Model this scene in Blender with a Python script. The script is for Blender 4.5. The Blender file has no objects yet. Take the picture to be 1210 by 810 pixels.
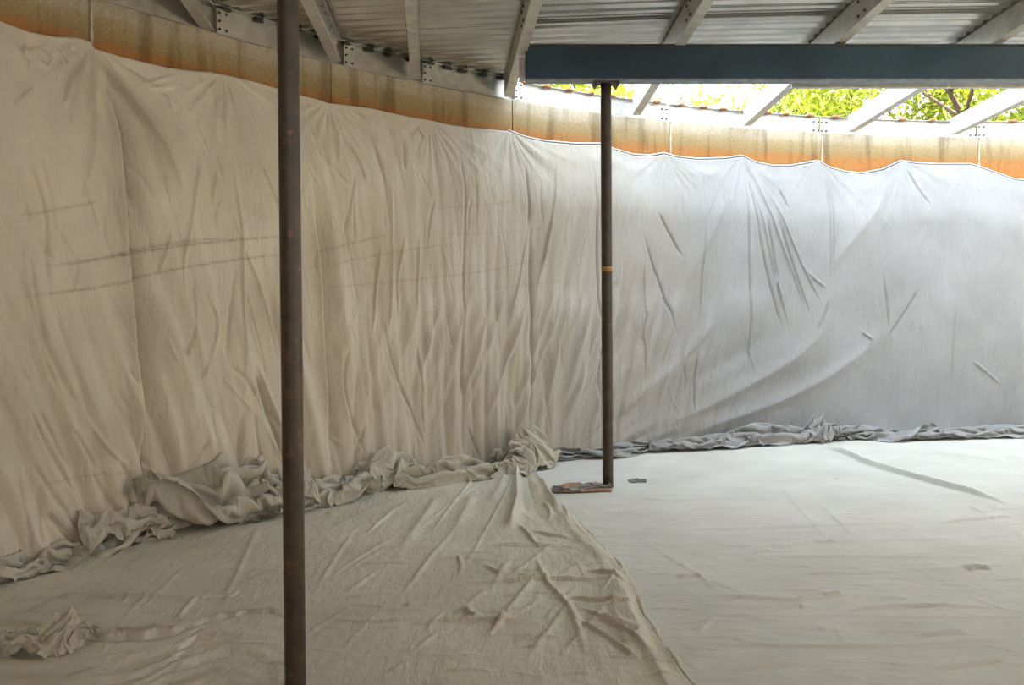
import bpy, math, random
import numpy as np
from mathutils import Vector

# ---------------------------------------------------------------- camera, sky, exposure
SC = bpy.context.scene
COL = SC.collection
FPX, PITCH, CAMH = 1026.4, 0.04327, 1.6          # focal length in pixels of a 1210 px wide frame
cam_data = bpy.data.cameras.new('camera')
cam = bpy.data.objects.new('camera', cam_data)
COL.objects.link(cam)
cam.location = (0, 0, CAMH)
cam.rotation_euler = (math.pi / 2 - PITCH, 0, 0)
cam_data.sensor_width = 36.0
cam_data.lens = FPX / 1210 * 36.0
cam_data.shift_x = 5 / 1210
cam_data.shift_y = -5 / 1210
cam_data.clip_end = 300
SC.camera = cam

world = bpy.data.worlds.new('sky')
SC.world = world
world.use_nodes = True
wn, wl = world.node_tree.nodes, world.node_tree.links
wbg = wn['Background']
wbg.inputs['Strength'].default_value = 6.2
wtc = wn.new('ShaderNodeTexCoord')
wno = wn.new('ShaderNodeTexNoise')
wno.inputs['Scale'].default_value = 2.2
wno.inputs['Detail'].default_value = 6
wra = wn.new('ShaderNodeValToRGB')
wra.color_ramp.elements[0].position = 0.38
wra.color_ramp.elements[0].color = (0.55, 0.74, 1.0, 1)     # hazy blue
wra.color_ramp.elements[1].position = 0.62
wra.color_ramp.elements[1].color = (0.90, 0.94, 1.0, 1)     # bright thin cloud
wl.new(wtc.outputs['Generated'], wno.inputs['Vector'])
wl.new(wno.outputs['Fac'], wra.inputs['Fac'])
wl.new(wra.outputs['Color'], wbg.inputs['Color'])

sun_data = bpy.data.lights.new('sun', 'SUN')      # high afternoon sun from the right, through the unseen roof gap added for it
sun_data.energy = 44; sun_data.angle = math.radians(0.6); sun_data.color = (1.0, 0.87, 0.63)
sun = bpy.data.objects.new('sun', sun_data); COL.objects.link(sun); sun.location = (30, 0, 30)
sun.rotation_euler = Vector((math.cos(math.radians(40)), 0.0, math.sin(math.radians(40)))).to_track_quat('Z', 'Y').to_euler()

SC.view_settings.view_transform = 'Standard'
SC.view_settings.look = 'None'
SC.view_settings.gamma = 1.0
SC.view_settings.exposure = 0.36
SC.view_settings.use_curve_mapping = False

RNG = np.random.default_rng(7)
random.seed(7)

# ---------------------------------------------------------------- measuring helpers
CX, CY, R = 6.1095, 0.1674, 10.389               # centre and inner radius of the round tank
A0, DA = -1.01021, 0.19368                       # a panel joint and the panel angle
WALL_H = 3.57
cp, sp_ = math.cos(PITCH), math.sin(PITCH)

def ray(x, y):
    a, b = (x - 600) / FPX, (400 - y) / FPX
    return np.array([a, cp + b * sp_, -sp_ + b * cp])

def on_z(x, y, z=0.0):
    d = ray(x, y); t = (z - CAMH) / d[2]
    return d[0] * t, d[1] * t

def on_depth(x, y, Y):
    d = ray(x, y); t = Y / d[1]
    return d[0] * t, CAMH + d[2] * t

def on_wall(x, y, rad=R - 0.07):
    d = ray(x, y)
    A = d[0] ** 2 + d[1] ** 2
    B = -2 * (d[0] * CX + d[1] * CY)
    C = CX ** 2 + CY ** 2 - rad ** 2
    t = (-B + math.sqrt(B * B - 4 * A * C)) / (2 * A)
    X, Y = d[0] * t, d[1] * t
    return math.atan2(X - CX, Y - CY), CAMH + d[2] * t

def ring(a, rad):
    return CX + rad * math.sin(a), CY + rad * math.cos(a)

def wall_y(X, rad=R):
    return CY + math.sqrt(max(rad * rad - (X - CX) ** 2, 0))

# ---------------------------------------------------------------- mesh helpers
def mesh_np(name, V, F, mat=None, smooth=True, parent=None, attrs=None):
    me = bpy.data.meshes.new(name)
    V = np.ascontiguousarray(V, dtype=np.float32); F = np.ascontiguousarray(F, dtype=np.int32)
    me.vertices.add(len(V)); me.vertices.foreach_set('co', V.ravel())
    n = F.shape[1]
    me.loops.add(F.size); me.loops.foreach_set('vertex_index', F.ravel())
    me.polygons.add(len(F))
    me.polygons.foreach_set('loop_start', np.arange(len(F), dtype=np.int32) * n)
    me.polygons.foreach_set('use_smooth', np.full(len(F), smooth))
    if attrs:
        for k, v in attrs.items():
            at = me.attributes.new(k, 'FLOAT', 'POINT'); at.data.foreach_set('value', np.ascontiguousarray(v, dtype=np.float32).ravel())
    me.update(calc_edges=True)
    if mat: me.materials.append(mat)
    o = bpy.data.objects.new(name, me); COL.objects.link(o)
    if parent: o.parent = parent
    return o

def grid_faces(nr, nc, flip=False):
    i = np.arange(nr * nc).reshape(nr, nc)
    q = [i[:-1, :-1], i[:-1, 1:], i[1:, 1:], i[1:, :-1]]
    if flip: q = q[::-1]
    return np.stack(q, -1).reshape(-1, 4)

class MB:
    """collects boxes, tubes and sweeps, then links them as ONE mesh object"""
    def __init__(s): s.v = []; s.f = []
    def add(s, V, F):
        n = len(s.v); s.v += [tuple(map(float, p)) for p in V]; s.f += [tuple(int(k) + n for k in f) for f in F]; return s
    def box(s, c, size, ax=None):
        """box centred at c; ax = three unit vectors"""
        c = Vector(c); ax = ax or (Vector((1, 0, 0)), Vector((0, 1, 0)), Vector((0, 0, 1)))
        V = []
        for k in (-1, 1):
            for j in (-1, 1):
                for i in (-1, 1):
                    V.append(c + ax[0] * (i * size[0] / 2) + ax[1] * (j * size[1] / 2) + ax[2] * (k * size[2] / 2))
        return s.add(V, [(0, 2, 3, 1), (4, 5, 7, 6), (0, 1, 5, 4), (2, 6, 7, 3), (0, 4, 6, 2), (1, 3, 7, 5)])
    def tube(s, pts, rad, n=10, cap=True):
        pts = [Vector(p) for p in pts]; m = len(pts)
        rads = rad if hasattr(rad, '__len__') else [rad] * m
        V = []; F = []
        up = Vector((0.13, 0.2, 1)).normalized()
        for i, p in enumerate(pts):
            t = (pts[min(i + 1, m - 1)] - pts[max(i - 1, 0)]).normalized()
            a = t.cross(up)
            if a.length < 1e-3: a = t.cross(Vector((1, 0, 0)))
            a.normalize(); b = t.cross(a).normalized()
            for k in range(n):
                w = 2 * math.pi * k / n
                V.append(p + (a * math.cos(w) + b * math.sin(w)) * rads[i])
        for i in range(m - 1):
            for k in range(n):
                k2 = (k + 1) % n
                F.append((i * n + k, i * n + k2, (i + 1) * n + k2, (i + 1) * n + k))
        if cap:
            F.append(tuple(range(n - 1, -1, -1))); F.append(tuple(range((m - 1) * n, m * n)))
        return s.add(V, F)
    def sweep(s, prof, p0, p1, side, up):
        """closed profile [(across, height)] swept from p0 to p1"""
        n = len(prof); V = []
        for p in (Vector(p0), Vector(p1)):
            for a, h in prof: V.append(p + side * a + up * h)
        F = [(k, (k + 1) % n, n + (k + 1) % n, n + k) for k in range(n)]
        F += [tuple(range(n - 1, -1, -1)), tuple(range(n, 2 * n))]
        return s.add(V, F)
    def build(s, name, mat, parent=None, smooth=False, bevel=0.0):
        me = bpy.data.meshes.new(name); me.from_pydata(s.v, [], s.f)
        if smooth: me.polygons.foreach_set('use_smooth', np.ones(len(me.polygons), dtype=bool))
        me.materials.append(mat); me.update()
        o = bpy.data.objects.new(name, me); COL.objects.link(o)
        if parent: o.parent = parent
        if bevel:
            b = o.modifiers.new('bevel', 'BEVEL'); b.width = bevel; b.segments = 2; b.limit_method = 'ANGLE'
        return o

def tag(o, label=None, cat=None, group=None, kind=None):
    if label: o['label'] = label
    if cat: o['category'] = cat
    if group: o['group'] = group
    if kind: o['kind'] = kind
    return o

def empty(name, loc=(0, 0, 0), **kw):
    o = bpy.data.objects.new(name, None); COL.objects.link(o); o.location = loc
    o.empty_display_size = 0.1
    return tag(o, **kw)

def nest(part, pieces):
    for c in pieces: c.parent = part
    return part

def adopt(root, *children):
    """parent world-space meshes to an Empty without moving them"""
    for c in children:
        c.parent = root
        c.location = -root.location
    return root

# ---------------------------------------------------------------- noise (numpy)
PERM = RNG.permutation(4096)
def _h(i, j, seed): return PERM[(PERM[(i + seed * 131) & 4095] + j) & 4095]
def noise2(x, y, seed=0):
    xi = np.floor(x).astype(np.int64); yi = np.floor(y).astype(np.int64)
    xf = x - xi; yf = y - yi
    u = xf * xf * xf * (xf * (xf * 6 - 15) + 10); v = yf * yf * yf * (yf * (yf * 6 - 15) + 10)
    def g(i, j, dx, dy):
        a = _h(i, j, seed) * (2 * np.pi / 4096); return np.cos(a) * dx + np.sin(a) * dy
    n00 = g(xi, yi, xf, yf); n10 = g(xi + 1, yi, xf - 1, yf)
    n01 = g(xi, yi + 1, xf, yf - 1); n11 = g(xi + 1, yi + 1, xf - 1, yf - 1)
    return 1.41 * ((n00 * (1 - u) + n10 * u) * (1 - v) + (n01 * (1 - u) + n11 * u) * v)
def fbm(x, y, seed=0, octv=3):
    s = 0; a = 1
    for k in range(octv): s = s + a * noise2(x * 2 ** k, y * 2 ** k, seed + k); a *= 0.5
    return s
def ridged(x, y, seed=0): return 1 - np.abs(noise2(x, y, seed)) * 2.2      # sharp crests
def sstep(a, b, x):
    t = np.clip((x - a) / (b - a), 0, 1); return t * t * (3 - 2 * t)

def stroke(P, Q, H, pts, wl_, wr, amp, taper=0.25, power=1.6):
    """adds one crease/fold to height field H over coordinates P, Q (flat arrays).
    pts: polyline in the same coordinates; wl_/wr: falloff on the left/right of its direction"""
    pts = np.array(pts, float); w = 3.2 * max(wl_, wr)
    m = np.nonzero((P > pts[:, 0].min() - w) & (P < pts[:, 0].max() + w) & (Q > pts[:, 1].min() - w) & (Q < pts[:, 1].max() + w))[0]
    if not len(m): return
    p, q = P[m], Q[m]
    best = np.full(len(m), 1e9); sd = np.zeros(len(m)); tt = np.zeros(len(m))
    seg = np.diff(pts, axis=0); ln = np.hypot(seg[:, 0], seg[:, 1]); cum = np.concatenate([[0], np.cumsum(ln)]); tot = cum[-1]
    for k in range(len(seg)):
        if ln[k] < 1e-9: continue
        dx, dy = seg[k] / ln[k]
        rx, ry = p - pts[k, 0], q - pts[k, 1]
        t = np.clip(rx * dx + ry * dy, 0, ln[k])
        ex, ey = rx - t * dx, ry - t * dy
        d = np.hypot(ex, ey); c = dx * ry - dy * rx
        u = d < best
        best[u] = d[u]; sd[u] = np.sign(c[u]); tt[u] = (cum[k] + t[u]) / tot
    wd = np.where(sd > 0, wl_, wr)
    prof = np.exp(-(best / wd) ** power)
    tp = sstep(0, taper, tt) * sstep(0, taper, 1 - tt)
    H[m] += amp * prof * tp

def smooth_poly(pts, n=6):
    """Catmull-Rom through the points"""
    P = np.array(pts, float)
    if len(P) < 3: return P
    E = np.vstack([2 * P[0] - P[1], P, 2 * P[-1] - P[-2]]); out = []
    for i in range(1, len(E) - 2):
        for t in np.linspace(0, 1, n, endpoint=False):
            a, b, c, d = E[i - 1], E[i], E[i + 1], E[i + 2]
            out.append(0.5 * ((2 * b) + (-a + c) * t + (2 * a - 5 * b + 4 * c - d) * t * t + (-a + 3 * b - 3 * c + d) * t ** 3))
    out.append(P[-1]); return np.array(out)

# ---------------------------------------------------------------- materials
def new_mat(name):
    m = bpy.data.materials.new(name); m.use_nodes = True
    nt = m.node_tree; return m, nt.nodes, nt.links, nt.nodes['Principled BSDF']
def node(ns, typ, **kw):
    n = ns.new(typ)
    for k, v in kw.items():
        if k.startswith('_'): setattr(n, k[1:], v)
        else: n.inputs[k].default_value = v
    return n
def ramp(ns, stops):
    r = ns.new('ShaderNodeValToRGB'); e = r.color_ramp.elements
    while len(e) < len(stops): e.new(0.5)
    for k, (p, c) in enumerate(stops): e[k].position = p; e[k].color = (*c, 1)
    return r
def obj_vec(ns, ls, scale=(1, 1, 1), rot=(0, 0, 0)):
    tc = ns.new('ShaderNodeTexCoord'); mp = ns.new('ShaderNodeMapping')
    mp.inputs['Scale'].default_value = scale; mp.inputs['Rotation'].default_value = rot
    ls.new(tc.outputs['Object'], mp.inputs['Vector']); return mp.outputs['Vector']

def cloth_mat(name, c0, c1, stain=False, crinkle=1.0, streak=(1, 1, 1)):
    m, ns, ls, b = new_mat(name)
    b.inputs['Roughness'].default_value = 0.88
    b.inputs['Specular IOR Level'].default_value = 0.25
    v = obj_vec(ns, ls)
    n1 = node(ns, 'ShaderNodeTexNoise', Scale=1.7, Detail=5, Roughness=0.6); ls.new(v, n1.inputs['Vector'])
    n2 = node(ns, 'ShaderNodeTexNoise', Scale=160, Detail=2); ls.new(v, n2.inputs['Vector'])
    mixf = node(ns, 'ShaderNodeMath', _operation='MULTIPLY_ADD'); mixf.inputs[1].default_value = 0.35
    ls.new(n2.outputs['Fac'], mixf.inputs[0]); ls.new(n1.outputs['Fac'], mixf.inputs[2])
    r = ramp(ns, [(0.42, c0), (0.92, c1)]); ls.new(mixf.outputs[0], r.inputs['Fac'])
    col = r.outputs['Color']
    if stain:  # stain marks, plus a left-to-right light tint painted into the cloth
        # warm and cool light put into the cloth colour: browner left, greyer right
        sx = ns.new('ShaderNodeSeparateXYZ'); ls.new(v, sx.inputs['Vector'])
        light_tint = ns.new('ShaderNodeMapRange'); light_tint.inputs['From Min'].default_value = -0.5; light_tint.inputs['From Max'].default_value = 3.2
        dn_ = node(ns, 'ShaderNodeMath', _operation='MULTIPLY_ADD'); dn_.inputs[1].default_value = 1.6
        ls.new(n1.outputs['Fac'], dn_.inputs[0]); ls.new(sx.outputs['X'], dn_.inputs[2]); ls.new(dn_.outputs[0], light_tint.inputs['Value'])
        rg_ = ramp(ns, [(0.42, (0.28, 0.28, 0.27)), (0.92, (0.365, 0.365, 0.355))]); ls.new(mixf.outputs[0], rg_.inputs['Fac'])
        md = ns.new('ShaderNodeMixRGB'); ls.new(light_tint.outputs['Result'], md.inputs['Fac']); ls.new(col, md.inputs['Color1']); ls.new(rg_.outputs['Color'], md.inputs['Color2']); col = md.outputs['Color']
        at = ns.new('ShaderNodeAttribute'); at.attribute_name = 'stain'
        nb = node(ns, 'ShaderNodeTexNoise', Scale=40, Detail=3); ls.new(v, nb.inputs['Vector'])
        mu = node(ns, 'ShaderNodeMath', _operation='MULTIPLY'); ls.new(at.outputs['Fac'], mu.inputs[0]); ls.new(nb.outputs['Fac'], mu.inputs[1])
        mx = ns.new('ShaderNodeMixRGB'); mx.inputs['Color2'].default_value = (0.16, 0.085, 0.04, 1)
        ls.new(mu.outputs[0], mx.inputs['Fac']); ls.new(col, mx.inputs['Color1']); col = mx.outputs['Color']
    ls.new(col, b.inputs['Base Color'])
    # relief: weave, soft lumps, hair-fine creases
    vs = obj_vec(ns, ls, streak)
    n3 = node(ns, 'ShaderNodeTexNoise', Scale=9, Detail=5, Roughness=0.62, Distortion=0.6); ls.new(vs, n3.inputs['Vector'])
    vo = node(ns, 'ShaderNodeTexVoronoi', Scale=7.0); vo.feature = 'DISTANCE_TO_EDGE'
    wa = ns.new('ShaderNodeVectorMath'); wa.operation = 'MULTIPLY_ADD'; wa.inputs[1].default_value = (0.25, 0.25, 0.25)
    ls.new(n3.outputs['Color'], wa.inputs[0]); ls.new(vs, wa.inputs[2]); ls.new(wa.outputs[0], vo.inputs['Vector'])
    rr = ramp(ns, [(0.0, (1, 1, 1)), (0.045, (0, 0, 0))]); ls.new(vo.outputs['Distance'], rr.inputs['Fac']); vo.inputs['Randomness'].default_value = 1.0
    msk = node(ns, 'ShaderNodeTexNoise', Scale=2.3, Detail=2); ls.new(v, msk.inputs['Vector'])
    rm = ramp(ns, [(0.45, (0, 0, 0)), (0.62, (1, 1, 1))]); ls.new(msk.outputs['Fac'], rm.inputs['Fac'])
    cr = node(ns, 'ShaderNodeMath', _operation='MULTIPLY'); ls.new(rr.outputs['Color'], cr.inputs[0]); ls.new(rm.outputs['Color'], cr.inputs[1])
    b1 = node(ns, 'ShaderNodeBump', Distance=0.016 * crinkle, Strength=0.7); ls.new(n3.outputs['Fac'], b1.inputs['Height'])
    b2 = node(ns, 'ShaderNodeBump', Distance=0.0016 * crinkle, Strength=0.5); ls.new(cr.outputs[0], b2.inputs['Height']); ls.new(b1.outputs['Normal'], b2.inputs['Normal'])
    b3 = node(ns, 'ShaderNodeBump', Distance=0.0015, Strength=0.5); ls.new(n2.outputs['Fac'], b3.inputs['Height']); ls.new(b2.outputs['Normal'], b3.inputs['Normal'])
    ls.new(b3.outputs['Normal'], b.inputs['Normal'])
    return m

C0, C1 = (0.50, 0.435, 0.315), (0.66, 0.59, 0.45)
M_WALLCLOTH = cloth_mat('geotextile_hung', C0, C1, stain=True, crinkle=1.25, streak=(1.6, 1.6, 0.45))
M_FLOORCLOTH = cloth_mat('geotextile_floor', (0.52, 0.50, 0.435), (0.64, 0.62, 0.55), crinkle=0.9, streak=(0.9, 2.2, 1))
M_LEFTCLOTH = cloth_mat('geotextile_floor_overlap', (0.49, 0.44, 0.335), (0.62, 0.57, 0.45), crinkle=1.0, streak=(2.2, 0.6, 1))
M_HEAPGREY = cloth_mat('geotextile_bunched_grey', (0.24, 0.24, 0.225), (0.35, 0.345, 0.325), crinkle=0.5, streak=(1.2, 1.2, 1.2))  # greyer copy for right-hand heaps, cool light put into its colour
M_HEAP = cloth_mat('geotextile_bunched', (0.40, 0.365, 0.28), (0.53, 0.49, 0.39), crinkle=0.5, streak=(1.2, 1.2, 1.2))  # warmer copy for left-hand heaps, warm light put into its colour

def metal_mat(name, c0, c1, rough=0.5, metallic=0.6, scale=6, rust=0.0):
    m, ns, ls, b = new_mat(name)
    v = obj_vec(ns, ls)
    n1 = node(ns, 'ShaderNodeTexNoise', Scale=scale, Detail=6, Roughness=0.65); ls.new(v, n1.inputs['Vector'])
    r = ramp(ns, [(0.35, c0), (0.68, c1)]); ls.new(n1.outputs['Fac'], r.inputs['Fac'])
    col = r.outputs['Color']
    if rust:
        n2 = node(ns, 'ShaderNodeTexNoise', Scale=13, Detail=6, Roughness=0.7); ls.new(v, n2.inputs['Vector'])
        r2 = ramp(ns, [(0.60 - rust * 0.15, (0, 0, 0)), (0.72 - rust * 0.15, (1, 1, 1))]); ls.new(n2.outputs['Fac'], r2.inputs['Fac'])
        mx = ns.new('ShaderNodeMixRGB'); mx.inputs['Color2'].default_value = (0.17, 0.085, 0.04, 1)
        ls.new(r2.outputs['Color'], mx.inputs['Fac']); ls.new(col, mx.inputs['Color1']); col = mx.outputs['Color']
    ls.new(col, b.inputs['Base Color'])
    b.inputs['Metallic'].default_value = metallic; b.inputs['Roughness'].default_value = rough
    bp = node(ns, 'ShaderNodeBump', Distance=0.002, Strength=0.3); ls.new(n1.outputs['Fac'], bp.inputs['Height']); ls.new(bp.outputs['Normal'], b.inputs['Normal'])
    return m

M_ZINC = metal_mat('galvanised_steel', (0.45, 0.44, 0.40), (0.62, 0.61, 0.56), 0.5, 0.45, 9)
M_ROOF = metal_mat('zincalume_sheet', (0.48, 0.47, 0.44), (0.64, 0.63, 0.58), 0.24, 0.85, 2.5)
M_BLUE = metal_mat('dark_blue_paint', (0.012, 0.030, 0.048), (0.026, 0.068, 0.105), 0.45, 0.0, 1.3)
M_LIP = metal_mat('worn_blue_grey_paint', (0.12, 0.15, 0.17), (0.24, 0.28, 0.30), 0.5, 0.2, 14)
M_POST = metal_mat('brown_weathered_pipe', (0.036, 0.026, 0.016), (0.075, 0.052, 0.030), 0.45, 0.15, 7, rust=0.1)
M_BOLT = metal_mat('dark_bolt', (0.05, 0.045, 0.04), (0.09, 0.08, 0.07), 0.5, 0.4)
M_BAND = metal_mat('ochre_band', (0.30, 0.17, 0.04), (0.42, 0.25, 0.06), 0.6, 0.0, 20)
M_RUST = metal_mat('rust_lump', (0.20, 0.075, 0.03), (0.42, 0.20, 0.09), 0.9, 0.0, 30)
M_DIRT = metal_mat('rusty_dirt', (0.20, 0.09, 0.045), (0.46, 0.27, 0.16), 0.95, 0.0, 18)
M_SEAL = metal_mat('joint_sealant', (0.42, 0.37, 0.28), (0.56, 0.51, 0.40), 0.8, 0.0, 10)
M_HEM = metal_mat('hem_cord', (0.05, 0.045, 0.05), (0.10, 0.09, 0.09), 0.8, 0.0, 30)
M_FLOORC = metal_mat('floor_concrete', (0.24, 0.21, 0.17), (0.34, 0.31, 0.26), 0.9, 0.0, 3)
M_GROUND = metal_mat('outside_ground', (0.07, 0.08, 0.03), (0.15, 0.13, 0.06), 1.0, 0.0, 0.6)

# precast concrete: pale along the top, olive below, orange water stain lowest
M_CONC, ns, ls, b = new_mat('stained_concrete')
tc = ns.new('ShaderNodeTexCoord'); sep = ns.new('ShaderNodeSeparateXYZ'); ls.new(tc.outputs['Object'], sep.inputs['Vector'])
v = obj_vec(ns, ls); vst = obj_vec(ns, ls, (4.5, 4.5, 0.5))
na = node(ns, 'ShaderNodeTexNoise', Scale=3, Detail=6, Roughness=0.7); ls.new(v, na.inputs['Vector'])
nb = node(ns, 'ShaderNodeTexNoise', Scale=1.6, Detail=3); ls.new(vst, nb.inputs['Vector'])
nc = node(ns, 'ShaderNodeTexNoise', Scale=55, Detail=4, Roughness=0.7); ls.new(v, nc.inputs['Vector'])
a1 = node(ns, 'ShaderNodeMath', _operation='MULTIPLY_ADD'); a1.inputs[1].default_value = 0.12
ls.new(na.outputs['Fac'], a1.inputs[0]); ls.new(sep.outputs['Z'], a1.inputs[2])
mr = ns.new('ShaderNodeMapRange'); mr.inputs['From Min'].default_value = 3.20; mr.inputs['From Max'].default_value = 3.66
ls.new(a1.outputs[0], mr.inputs['Value'])
rc = ramp(ns, [(0.0, (0.40, 0.16, 0.035)), (0.30, (0.36, 0.165, 0.045)), (0.42, (0.30, 0.21, 0.085)), (0.60, (0.34, 0.255, 0.13)), (0.72, (0.40, 0.34, 0.23)), (1.0, (0.46, 0.41, 0.32))])
ls.new(mr.outputs['Result'], rc.inputs['Fac'])
rs = ramp(ns, [(0.36, (0.42, 0.36, 0.30)), (0.50, (1, 1, 1))]); ls.new(nb.outputs['Fac'], rs.inputs['Fac'])
rn = ramp(ns, [(0.36, (0.62, 0.58, 0.54)), (0.58, (1.12, 1.1, 1.06))]); ls.new(nc.outputs['Fac'], rn.inputs['Fac'])
m1 = ns.new('ShaderNodeMixRGB'); m1.blend_type = 'MULTIPLY'; m1.inputs['Fac'].default_value = 0.6
ls.new(rc.outputs['Color'], m1.inputs['Color1']); ls.new(rs.outputs['Color'], m1.inputs['Color2'])
m2 = ns.new('ShaderNodeMixRGB'); m2.blend_type = 'MULTIPLY'; m2.inputs['Fac'].default_value = 0.5
ls.new(m1.outputs['Color'], m2.inputs['Color1']); ls.new(rn.outputs['Color'], m2.inputs['Color2'])
ls.new(m2.outputs['Color'], b.inputs['Base Color']); b.inputs['Roughness'].default_value = 0.85
bp = node(ns, 'ShaderNodeBump', Distance=0.004, Strength=0.5); ls.new(nc.outputs['Fac'], bp.inputs['Height']); ls.new(bp.outputs['Normal'], b.inputs['Normal'])

def leaf_mat(name, c0, c1):
    m, ns, ls, b = new_mat(name)
    v = obj_vec(ns, ls); n = node(ns, 'ShaderNodeTexNoise', Scale=1.8, Detail=5, Roughness=0.8); ls.new(v, n.inputs['Vector'])
    r = ramp(ns, [(0.35, c0), (0.65, c1)]); ls.new(n.outputs['Fac'], r.inputs['Fac'])
    ls.new(r.outputs['Color'], b.inputs['Base Color']); b.inputs['Roughness'].default_value = 0.6
    tr = ns.new('ShaderNodeBsdfTranslucent'); ls.new(r.outputs['Color'], tr.inputs['Color'])
    mx = ns.new('ShaderNodeMixShader'); mx.inputs['Fac'].default_value = 0.45
    ls.new(b.outputs[0], mx.inputs[1]); ls.new(tr.outputs[0], mx.inputs[2]); ls.new(mx.outputs[0], ns['Material Output'].inputs['Surface'])
    return m
M_LEAF = leaf_mat('yellow_green_leaf', (0.14, 0.19, 0.012), (0.46, 0.50, 0.05))
M_LEAF2 = leaf_mat('grey_green_leaf', (0.07, 0.11, 0.03), (0.22, 0.28, 0.11))
M_BARK = metal_mat('grey_brown_bark', (0.09, 0.06, 0.05), (0.20, 0.13, 0.10), 0.9, 0.0, 5)

# ================================================================ THE SETTING
# ground outside and the concrete slab of the tank
def disc(name, cx, cy, z, rad, mat, n=96, r0=0.0):
    a = np.linspace(0, 2 * np.pi, n, endpoint=False)
    V = []; F = []
    rr = [r0, rad] if r0 else [rad]
    for q in rr: V += [(cx + q * math.sin(t), cy + q * math.cos(t), z) for t in a]
    F = [[k, (k + 1) % n, n + (k + 1) % n, n + k] for k in range(n)] if r0 else [list(range(n))[::-1]]
    me = bpy.data.meshes.new(name); me.from_pydata(V, [], F); me.materials.append(mat)
    o = bpy.data.objects.new(name, me); COL.objects.link(o); return o
tag(disc('ground', CX, CY, -0.02, 90, M_GROUND, r0=R + 0.1), kind='structure')
tag(disc('floor', CX, CY, 0.0, R + 0.12, M_FLOORC), kind='structure')

# tank wall: precast concrete panels, slightly curved, with open joints
wall = empty('wall_back', kind='structure')
def panel(a_left, a_right):
    n = 6; g = 0.006 / R
    V = []; F = []
    for i in range(n + 1):
        a = a_left + g + (a_right - a_left - 2 * g) * i / n
        e = 0.008 if i in (0, n) else 0.0                    # arrised edges
        for rad, z in ((R + e, 0), (R + e, WALL_H - 0.01), (R + 0.012, WALL_H), (R + 0.12, WALL_H), (R + 0.12, 0)):
            x, y = ring(a, rad); V.append((x, y, z))
    for i in range(n):
        for k in range(5):
            F.append((i * 5 + k, i * 5 + (k + 1) % 5, (i + 1) * 5 + (k + 1) % 5, (i + 1) * 5 + k))
    F += [(0, 4, 3, 2, 1), tuple(n * 5 + k for k in range(5))]
    me = bpy.data.meshes.new('concrete_panel'); me.from_pydata(V, [], F); me.materials.append(M_CONC)
    o = bpy.data.objects.new('concrete_panel', me); COL.objects.link(o); o.parent = wall
    return o
NP = 32
for k in range(NP): panel(A0 + (k - 2) * DA, A0 + (k - 1) * DA)
panel(A0 + (NP - 2) * DA, A0 - 2 * DA + 2 * math.pi)
for k in (0, 3, 4, 5):                                        # sealed joints showing as pale beads
    a = A0 + k * DA; rad = R + 0.002
    x, y = ring(a, rad)
    mb = MB(); mb.tube([(x, y, 3.05 + 0.04 * i) for i in range(13)], [0.011 + 0.004 * math.sin(i * 2.1 + k) for i in range(13)], 6)
    mb.build('joint_seal', M_SEAL, wall, smooth=True)

# ---------------------------------------------------------------- rafters (zinc C sections)
ZB0 = WALL_H + 0.012                                          # underside of a rafter at the wall
SLOPE = 0.055
def line_x(w, k, y): return w[0] - k * (y - w[1])             # image line traced along a rafter
def rafter_line(wpx, k):
    a, _ = on_wall(wpx[0], wpx[1], R + 0.02)
    x0, y0 = ring(a, R + 0.02)
    Y = 5.6; z = ZB0 + SLOPE * (y0 - Y)
    d = Y * cp - (z - CAMH) * sp_; u = Y * sp_ + (z - CAMH) * cp
    yi = 400 - FPX * u / d
    x1 = (line_x(wpx, k, yi) - 600) / FPX * d
    return (x0, y0), ((x1 - x0) / (Y - y0))
RAFT = []
traced = [((246, 32), -.74), ((398, 72), -.486), ((492, 97), -.06), ((601, 114), .30), ((751, 136), .634), ((881, 149), 1.13), ((1004, 153), 1.667), ((1124, 158), 2.12)]
for w, k in traced: RAFT.append(rafter_line(w, k))
for ang, dx in ((0.09, -0.02), (0.23, -0.02)): RAFT.append((ring(ang, R + 0.02), dx))
for ang, dx in ((-1.12, 0.05), (-1.3, 0.05)): RAFT.insert(0, (ring(ang, R + 0.02), dx))
LAB = ['zinc roof rafter beyond the left edge of the view', 'zinc roof rafter just left of the view against the wall',
       'leftmost visible zinc roof rafter, left of the near brown post',
       'zinc roof rafter just right of the near brown post',
       'zinc roof rafter seen almost end-on, running straight up the picture',
       'zinc roof rafter that meets the left end of the dark blue beam',
       'white-lit zinc rafter just right of the far post under the blue beam',
       'white-lit zinc rafter crossing the sky gap between the two trees',
       'white-lit zinc rafter ending on the wall ledger where the lower brace begins',
       'white-lit zinc rafter at the far right of the roof opening',
       'zinc roof rafter beyond the right edge of the view', 'outermost zinc roof rafter far beyond the right edge']
FL, HT, TH, LP = 0.085, 0.195, 0.004, 0.020                   # flange, depth, sheet thickness, lip
PROF = [(0, 0), (FL, 0), (FL, LP), (FL - TH, LP), (FL - TH, TH), (TH, TH), (TH, HT - TH), (FL - TH, HT - TH), (FL - TH, HT - LP), (FL, HT - LP), (FL, HT), (0, HT)]
Y_NEAR = -5.5
rafters = []
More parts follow.
